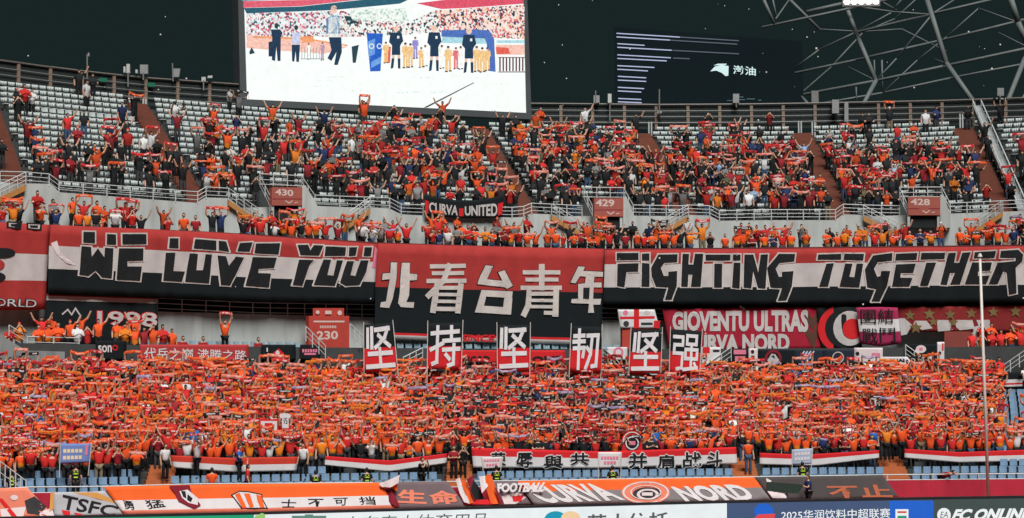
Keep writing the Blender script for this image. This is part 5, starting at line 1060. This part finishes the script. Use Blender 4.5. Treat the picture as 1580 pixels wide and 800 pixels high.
board('round topped red and black crest board held over the calligraphy banner', [circ(975, 681, 16, 16, 20, math.pi, 2 * math.pi) + [(991, 697), (959, 697)]], [([circ(975, 684, 12, 13)], INK), (ring(975, 684, 8.5, 10.5), WHITE2), ([rect(970, 681, 980, 687)], PINKT), (ring(975, 681, 13.2, 14.6)[13:], WHITE2)], 109.6, RED2, 'crest_board', 'placard')

# ------------------------------------------------------------------ seats
def seat_mb(zb=.45, w=.365):
    q = MB()
    # curved back rest in three facets, pan, bracket
    for a, b, ya, yb in ((-w / 2, -w / 6, .13, .17), (-w / 6, w / 6, .17, .17), (w / 6, w / 2, .17, .13)):
        q.hexa([(a, ya + .03, zb), (b, yb + .03, zb), (b, yb + .055, zb), (a, ya + .055, zb), (a, ya + .05, .77), (b, yb + .06, .78), (b, yb + .085, .78), (a, ya + .075, .77)])
    q.hexa([(-w / 2, -.2, .40), (w / 2, -.2, .40), (w / 2, .16, .385), (-w / 2, .16, .385), (-w / 2, -.2, .435), (w / 2, -.2, .435), (w / 2, .16, .42), (-w / 2, .16, .42)])
    q.hexa([(-.05, .05, 0), (.05, .05, 0), (.05, .15, 0), (-.05, .15, 0), (-.05, .02, .39), (.05, .02, .39), (.05, .13, .39), (-.05, .13, .39)])
    return q
seat_blue = seat_mb().mesh('seat', SEATB); seat_white = seat_mb(.56, .405).mesh('seat', SEATW); seat_pale = seat_mb().mesh('seat', mat('seat_pale', (.26, .36, .42), .5, .2, 5))
def row_us(Yc, z, step, pl=-30, pr=1612):
    ua, ub = urange(Yc, z, pl, pr); us = []; u = ua
    while u < ub: us.append(u); u += step / math.hypot(1, SD(u, Yc))
    return us
def near(u, lst, w=.72): return any(abs(u - a) < w for a in lst)
def seat(me, p, rz, label, group):
    o = link('stadium_seat', me); o.location = p; o.rotation_euler = (0, 0, rz); return tag(o, label, 'seat', group)
BLOCK = ['in the block under the blue pole sign', 'in the block behind the striped shield', 'in the block below the calligraphy banner', 'in the block by the pale blue sign', 'in the block behind the flagpole']
for i in range(0, 14):
    Y, z = lowrow(i); bl0 = 0
    for u in row_us(Y, z, .47):
        if near(u, LAU, .8): continue
        p = Level(Y).at(u, z); x, y = pix(p)
        if (i > 2 and x < 1538) or x > 1596 or x < -12: continue
        if i == 2 and not (-40 < x < 245 or 465 < x < 500 or 1358 < x < 1396 or x > 1538): continue
        bl = sum(u > a for a in LAU)
        seat(seat_blue, p, face_rot(u, Y), 'empty blue seat, front row %s, %s' % (('one', 'two', 'three')[i], BLOCK[bl]) if i < 3 else 'empty blue seat in the stepped gap beside the packed lower crowd', 'empty blue front seats')
for Yc, z, rw in ((121.35, 7.25, 'front'), (122.4, 7.58, 'rear')):
    for u in row_us(Yc, z, .5, 240, 960):
        p = Level(Yc).at(u, z); x, y = pix(p)
        if 468 < x < 560 or x > 955: continue
        seat(seat_pale, p, face_rot(u, Yc), 'pale blue seat, %s row, by the white concourse wall, %s' % (rw, 'near scarlet gate panel' if x < 470 else 'under the tall banner'), 'pale seats on the concourse level')
rest = []
for k in range(UPN):
    Y, z = uprow(k); au = [aisle_u(i, k) for i in range(len(AU))]; block = [u_at(x, y, 126.8) for x, y in ()]
    for u in row_us(Y, z, .50):
        if near(u, au): continue
        p = Level(Y).at(u, z); x, y = pix(p)
        if k < 3 and (396 < x < 490 or 896 < x < 980 or 1385 < x < 1468): continue
        if 1497 + (y - 165) * .45 < x < 1522 + (y - 165) * .45: continue
        if k == 12 and 60 < x < 372:
            seat(seat_white, p, face_rot(u, Y), 'white seat among standing fans left of the video screen, %s' % ('before the brown stair aisle' if u < au[1] else 'between brown stairs and screen'), 'empty white upper seats')
        else: rest.append((p, face_rot(u, Y)))
def tile(name, V, T, items, m):
    """one mesh of many placed copies; items: (pos, rz)"""
    n, nv = len(items), len(V); c = np.cos([r for _, r in items]); s = np.sin([r for _, r in items]); P0 = np.array([tuple(p) for p, _ in items])
    X = V[None, :, 0] * c[:, None] - V[None, :, 1] * s[:, None] + P0[:, 0:1]; Y = V[None, :, 0] * s[:, None] + V[None, :, 1] * c[:, None] + P0[:, 1:2]; Zc = V[None, :, 2] + P0[:, 2:3]
    return np.stack([X, Y, Zc], 2).reshape(-1, 3), (T[None] + (np.arange(n) * nv)[:, None, None]).reshape(-1, 3)
def np_mesh(name, V, T, cols=None, m=None, smooth=False):
    me = bpy.data.meshes.new(name); me.vertices.add(len(V)); me.vertices.foreach_set('co', V.astype(np.float32).ravel())
    me.loops.add(len(T) * 3); me.loops.foreach_set('vertex_index', T.astype(np.int32).ravel())
    me.polygons.add(len(T)); me.polygons.foreach_set('loop_start', np.arange(0, len(T) * 3, 3, dtype=np.int32)); me.polygons.foreach_set('loop_total', np.full(len(T), 3, np.int32))
    if cols is not None:
        a = me.attributes.new('tint', 'FLOAT_COLOR', 'FACE'); a.data.foreach_set('color', np.concatenate([cols, np.ones((len(cols), 1))], 1).astype(np.float32).ravel())
    if smooth: me.polygons.foreach_set('use_smooth', np.ones(len(T), bool))
    me.materials.append(m); me.update(calc_edges=True); return me
sm = seat_mb(.56, .405); SV_, ST_, _ = tri_arrays([Vector(v) for v in sm.v], sm.f, [0] * len(sm.f))
V, T = tile('seats', SV_, ST_, rest, SEATW); o = link('white_seat_rows', np_mesh('white_seat_rows', V, T, None, SEATW))
tag(o, 'rows of white plastic seats filling the upper stand between and under the spectators', 'seats', kind='stuff')

# ------------------------------------------------------------------ spectators
rnd = random.Random(11)
def pick(tab):
    r = rnd.random() * sum(w for _, w in tab)
    for v, w in tab:
        r -= w
        if r <= 0: return v
    return tab[-1][0]
LOWSH = [('orange', 34), ('orange and amber', 22), ('bright red', 22), ('amber', 6), ('dark red', 7), ('black', 6), ('white', 2), ('navy blue', 2), ('royal blue', 1)]
UPSH = [('bright red', 14), ('orange', 9), ('orange and amber', 6), ('amber', 3), ('dark red', 12), ('black', 50), ('white', 5), ('grey', 5), ('navy blue', 6), ('olive', 2), ('pale blue', 1)]  # dark clothes worn up there; extra black stands in for weaker light
DKSH = [('orange', 22), ('bright red', 18), ('black', 34), ('orange and amber', 10), ('dark red', 8), ('navy blue', 4)]
LOWSC = [('orange', 40), ('red', 24), ('pink', 13), ('amber', 9), ('red and black', 7), ('black and white', 6), ('lilac', 4)]
MIDSC = [('orange', 14), ('red', 20), ('pink', 16), ('black and white', 28), ('red and black', 18), ('lilac', 6)]
TRT = [('black', 62), ('dark grey', 22), ('denim', 11), ('khaki', 4)]
SCPOSE = ('overhead', 'high', 'wide', 'front')
PHR = {'overhead': '{} scarf overhead', 'high': '{} scarf high', 'wide': '{} scarf wide', 'front': '{} scarf low', 'vee': 'both arms up', 'clap': 'clapping hands', 'phone': 'hands at face', 'stand': 'arms down', 'onearm': 'one arm up', 'cross': 'arms folded', 'sit': 'sitting'}
people = []   # (pos, rz, scale, pose, shirt, trousers, scarf or None, kind, seed, px, individual zone or None)
def add(p, rz, lower, zone=None, scp=.78, poses=None, sc=None, sh=None):
    x, y = pix(p)
    if rnd.random() < scp: pose = pick([('overhead', 34), ('high', 16), ('wide', 28), ('front', 22)]); scf = pick(sc or (MIDSC if lower and 700 < x < 1010 and 600 < y < 740 else LOWSC)); kind = pick([('taut', 55), ('sag', 30), ('arch', 15)])
    else: pose = pick(poses or [('vee', 14), ('clap', 26), ('phone', 16), ('stand', 26), ('onearm', 10), ('cross', 8)]); scf = kind = None
    people.append((p, rz, rnd.uniform(.90, 1.07), pose, pick(sh or (DKSH if lower and 690 < x < 1000 and 640 < y < 735 else LOWSH if lower else UPSH)), pick(TRT), scf, kind, rnd.randrange(6), x, zone))
ZL = ['near the blue sign', 'behind the striped shield', 'behind the maroon flag', 'behind the calligraphy banner', 'beside pale blue sign', 'by the flagpole']
def zlow(x): return ZL[0] if x < 255 else ZL[1] if x < 482 else ZL[2] if x < 708 else ZL[3] if x < 1154 else ZL[4] if x < 1376 else ZL[5]
ZU = ['above WE LOVE YOU', 'above character banner', 'above FIGHTING TOGETHER']
def zup(x): return ZU[0] if x < 583 else ZU[1] if x < 932 else ZU[2]
for i in range(2, LOWN):
    Y, z = lowrow(i)
    for u in row_us(Y, z, .485):
        u += rnd.uniform(-.09, .09)
        if i <= 3 and near(u, LAU, .75): continue
        yj = rnd.uniform(-.12, .12); p = Level(Y).at(u, z, yj); x, y = pix(p)
        if i == 2 and not x < 240: continue
        if x > 1545 + (i > 9) * 0 and i > 5 and rnd.random() < .85: continue
        if rnd.random() < (.07 if i == 3 else .035): continue
        rz = face_rot(u, Y) * .75 + rnd.gauss(0, .16)
        zone = None
        if i in (2, 3): zone = 'first row, ' + zlow(x)
        elif i == 4: zone = 'second row, ' + zlow(x)
        add(p, rz, True, zone, .66 if i < 4 else .78)
for r_, (Yc, z) in enumerate(((124.0, 13.0), (124.95, 13.4), (125.9, 13.8))):
    for u in row_us(Yc, z, .52):
        u += rnd.uniform(-.12, .12); p = Level(Yc).at(u, z, rnd.uniform(-.15, .15)); x, y = pix(p)
        d = .86 if r_ == 0 else .55 if r_ == 1 else .26
        if x < 240: d *= .8
        if 240 < x < 372: d *= .55
        if 620 < x < 655 and r_ > 0: d = 0
        if 1100 < x < 1120 or 1330 < x < 1345: d *= .4
        if 560 < x < 620 and r_ == 2: d = 0
        if rnd.random() > d: continue
        add(p, face_rot(u, Yc) * .7 + rnd.gauss(0, .3), False, 'upper front row, ' + zup(x) if r_ == 0 else None, .30, sh=[('orange', 26), ('orange and amber', 14), ('bright red', 22), ('amber', 8), ('black', 13), ('dark red', 7), ('white', 5), ('grey', 3), ('navy blue', 4)])
def dens(x, y):
    if x < 372:
        if y < 176: return .03 if y < 150 else .05
        if y < 215: return .13
        return .20 if y < 228 else .36
    if x < 800:
        if y < 195: return .07
        if y < 225: return .42 if 540 < x < 720 else .28
        return (.36 if x < 540 else .54) if y < 262 else .5
    if x < 1185:
        if y < 205: return .12
        if y < 235: return .42
        return .58
    if x < 1500:
        if y < 212: return .10
        if y < 232: return .30 if x < 1440 else .2
        return .66
    return .10 if y < 215 else .34
for k in range(UPN):
    Y, z = uprow(k); au = [aisle_u(i, k) for i in range(len(AU))]
    for u in row_us(Y, z, .50):
        if near(u, au, .62) and rnd.random() > .12: continue
        p = Level(Y).at(u + rnd.uniform(-.08, .08), z, .28 + rnd.uniform(-.08, .08)); x, y = pix(p)
        if k < 3 and (396 < x < 490 or 896 < x < 980 or 1385 < x < 1468): continue
        if 1492 + (y - 165) * .45 < x < 1524 + (y - 165) * .45: continue
        if rnd.random() > dens(x, y - 27): continue
        add(p, face_rot(u, Y) * .7 + rnd.gauss(0, .3), False, None, .30 if y > 230 else .20, sc=[('red', 34), ('orange', 26), ('pink', 18), ('red and black', 12), ('black and white', 10)])
# concourse level fans: left balcony, right corner, a few between
for Yc, z, x0, x1, d in ((121.3, 7.25, 35, 245, .72), (122.3, 7.6, 40, 240, .6), (121.3, 7.25, 1515, 1610, .85), (122.3, 7.6, 1515, 1610, .7)):
    for u in row_us(Yc, z, .52, x0 + 15, x1 - 15):
        if rnd.random() > d: continue
        add(Level(Yc).at(u, z, .2), face_rot(u, Yc) * .7 + rnd.gauss(0, .25), True, None, .15)
inds = [q for q in people if q[10]]; crowd = [q for q in people if not q[10]]
print('people', len(people), 'individuals', len(inds))
for (p, rz, sc, pose, sh, tr_, scf, kind, v, x, zone) in inds:
    ph = PHR[pose].format(scf) if scf else PHR[pose]
    person('fan in %s, %s, %s' % (sh, ph, zone), p, rz, pose, sh, tr_, sc, 'spectators at the front of the two stands', rnd.randrange(2), rnd.randrange(3))
    if scf: scarf('%s scarf %s, fan in %s, %s' % (scf, {'overhead': 'overhead', 'high': 'high', 'wide': 'wide', 'front': 'low'}[pose], sh, zone), p, rz, sc, pose, kind, scf, v % 3, 'scarves held by front row spectators')
# the rest of the crowd: one mesh of bodies, one of scarves
SKC = [(.52, .30, .20), (.44, .24, .155), (.58, .36, .26)]; HRC = [(.012, .011, .012), (.03, .018, .012), (.10, .08, .07)]
AV, AT, AC, nv = [], [], [], 0; BV, BT, BC, bnv = [], [], [], 0
for (p, rz, sc, pose, sh, tr_, scf, kind, v, x, zone) in crowd:
    V, T, R = template(pose)['low']; c, s = math.cos(rz), math.sin(rz); M = np.array([[c, -s, 0], [s, c, 0], [0, 0, 1]]) * sc
    AV.append(V @ M.T + np.array(tuple(p))); AT.append(T + nv); nv += len(V); k = rnd.uniform(.8, 1.15) if p[2] < 12 else rnd.uniform(.45, 1.0)  # shirts above the lower tier darkened in colour for weaker floodlight
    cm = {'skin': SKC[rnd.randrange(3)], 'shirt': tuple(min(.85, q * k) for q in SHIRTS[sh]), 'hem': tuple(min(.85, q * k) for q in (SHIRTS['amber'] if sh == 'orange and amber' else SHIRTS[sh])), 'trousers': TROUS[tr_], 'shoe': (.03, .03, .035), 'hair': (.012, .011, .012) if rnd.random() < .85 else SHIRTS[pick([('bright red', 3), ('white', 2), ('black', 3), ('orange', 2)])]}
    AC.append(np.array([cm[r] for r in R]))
    if scf:
        rows, acc = scarf_geo(pose, kind, 8, v); n = len(rows[0]); G = np.array([[tuple(q) for q in r] for r in rows]).reshape(-1, 3); tt, cc = [], []; k = rnd.uniform(.85, 1.12)
        for i in range(3):
            for j in range(n - 1):
                a = i * n + j; tt += [(a, a + n, a + n + 1), (a, a + n + 1, a + 1)]; cc += [tuple(min(.9, q * k) for q in SCARFC[scf][acc[i][j]])] * 2
        BV.append(G @ M.T + np.array(tuple(p))); BT.append(np.array(tt) + bnv); bnv += len(G); BC.append(np.array(cc))
CM = attr_mat('crowd_clothes')
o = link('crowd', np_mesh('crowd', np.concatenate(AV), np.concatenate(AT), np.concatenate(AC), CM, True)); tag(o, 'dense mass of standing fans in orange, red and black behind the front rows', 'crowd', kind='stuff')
o = link('crowd_scarves', np_mesh('crowd_scarves', np.concatenate(BV), np.concatenate(BT), np.concatenate(BC), attr_mat('crowd_scarf_cloth', .95), True)); tag(o, 'orange, red and pink scarves stretched by the massed fans', 'scarves', kind='stuff')
print('crowd tris', sum(len(t) for t in AT), sum(len(t) for t in BT))
# ------------------------------------------------------------------ single figures
def at_px(x, yfeet, Yc): return P(x, yfeet, Yc)
def single(label, x, yhead, Yc, pose, sh, tr_='black', turn=0.0, h=1.72, hair=0):
    u, z, _ = Level(Yc).uz(x, yhead); sc = h / 1.75; hh = (1.75 if pose not in ('sit', 'bend') else 1.30 if pose == 'sit' else 1.2) * sc
    return person(label, Level(Yc).at(u, z - hh), face_rot(u, Yc) * .6 + turn, pose, sh, tr_, sc, None, hair)
single('man in white shirt and black trousers standing on the orange stairs', 255, 685, 108.6, 'stand', 'white', turn=.5)
single('person in white shirt facing sideways before the red and white strip banner', 304, 681, 108.7, 'onearm', 'white', turn=-1.2)
single('man in royal blue shirt standing before a red and white strip banner', 369, 687, 108.6, 'cross', 'royal blue', turn=1.2)
single('man in white shirt standing at the end of a strip banner near a steward', 468, 684, 108.6, 'stand', 'white', turn=-.6)
single('person in orange shirt seen from behind at the front rail', 327, 722, 106.5, 'stand', 'orange', turn=3.0)
single('person in red shirt turned sideways at the front rail', 382, 717, 106.6, 'onearm', 'bright red', turn=1.6)
single('person all in black standing among the blue seats, hands raised to the face', 651, 706, 107.3, 'phone', 'black', turn=.9)
single('man in jeans and orange shirt on the aisle beside the calligraphy banner', 1154, 678, 108.9, 'stand', 'orange', 'denim')
single('fan in red standing on aisle stairs near the heaped flags with folded arms', 700, 688, 108.9, 'cross', 'dark red')
single('fan in black standing on aisle stairs near the heaped flags filming', 714, 687, 109.0, 'phone', 'black')
single('fan in amber on the aisle right of the pale blue sign, arms raised', 1368, 660, 109.4, 'vee', 'amber'); single('fan in orange on the aisle at the orange steps, arms raised', 1391, 658, 109.6, 'vee', 'orange')
for x, y, l in ((18, 727, 'by the white barred gate rail'), (117, 716, 'below the blue two pole sign'), (487, 726, 'by the white shirted man'), (566, 722, 'near the small maroon flag'), (766, 719, 'beside the heaped flags'), (945, 719, 'below the white sign in the calligraphy banner'), (1238, 713, 'below the pale blue sign')):
    o = single('steward in black with yellow reflective bands, %s' % l, x, y, 106.55, 'stand', 'black', turn=math.pi); o['group'] = 'stewards along the front rail'
    q = MB()
    for zz, rr in ((1.28, .172), (1.12, .160)):
        q2 = []
        for a in range(12):
            q2.append((math.cos(a / 12 * 2 * math.pi) * rr, math.sin(a / 12 * 2 * math.pi) * rr * .86))
        for a in range(12):
            b = (a + 1) % 12; q.poly([(*q2[a], zz), (*q2[b], zz), (*q2[b], zz + .06), (*q2[a], zz + .06)])
    for sx in (-.07, .07): q.box((sx, .15, 1.40), (.05, .06, .05))
    q.build('reflective_band', HIVIS, o)
ph = single('photographer in dark blue vest leaning beside a covered camera at the wall', 1247, 733, 104.3, 'clap', 'navy blue', turn=-1.3)
t = thing('covered_camera', 'long dark green camera cover held out by the photographer at the front wall', 'camera'); sf = Level(104.0); q = MB()
c8 = [sf.pt(1183, 758), sf.pt(1232, 762), sf.pt(1240, 748), sf.pt(1184, 744)]; q.poly(c8); bk = [p + Vector((0, .3, 0)) for p in c8]; q.poly(bk[::-1])
for k in range(4): q.poly([c8[k], bk[k], bk[(k + 1) % 4], c8[(k + 1) % 4]])
q.build('cover', mat('cover_green', (.02, .04, .032), .6, .3, 4), t); q = MB(); q.tube(sf.pt(1215, 760, -.1), sf.pt(1217, 800, -.1), .03, 6); q.build('stand', DARKG, t)
single('person in dark red bending over the front rail by the right red wall', 1452, 727, 106.0, 'bend', 'dark red', turn=.9)
for x, y, l in ((273, 512, 'nearest the fan with raised red scarf'), (286, 512, 'second from the black numeral banner'), (317, 515, 'hunched forward'), (402, 517, 'nearest the scarlet gate panel')):
    u, z, _ = Level(121.3).uz(x, y); person('seated fan in dark red by the white wall, %s' % l, Level(121.3).at(u, 7.25), face_rot(u, 121.3), 'sit', 'dark red', 'black', 1.0)
pz = Level(121.3).at(u_at(347, 520, 121.3), 7.6); person('lone fan in orange on the concourse seats raising a red scarf', pz, .5, 'high', 'orange', 'black', 1.02); scarf('red scarf raised by the lone fan before the white concourse wall', pz, .5, 1.02, 'high', 'arch', 'red', 1, None)
# ------------------------------------------------------------------ specks drifting in the floodlit air
q = MB(); rs = random.Random(5)
for k in range(90):
    Yq = rs.uniform(60, 135); x, y = rs.uniform(0, 1580), rs.uniform(0, 540) if k % 4 else rs.uniform(0, 140); rx, rz = ray(x, y); c = Vector((rx * Yq, Yq, CAMZ + rz * Yq)); s = rs.choice((.010, .013, .018, .026))
    q.hexa([c + Vector(v) * s for v in ((-1, -1, -1), (1, -1, -1), (1, 1, -1), (-1, 1, -1), (-1, -1, 1), (1, -1, 1), (1, 1, 1), (-1, 1, 1))])
o = q.build('drifting_specks', mat('speck_white', (.7, .75, .75), .8, 0)); tag(o, 'tiny pale specks of dust and insects drifting in the floodlit air', 'specks', kind='stuff')
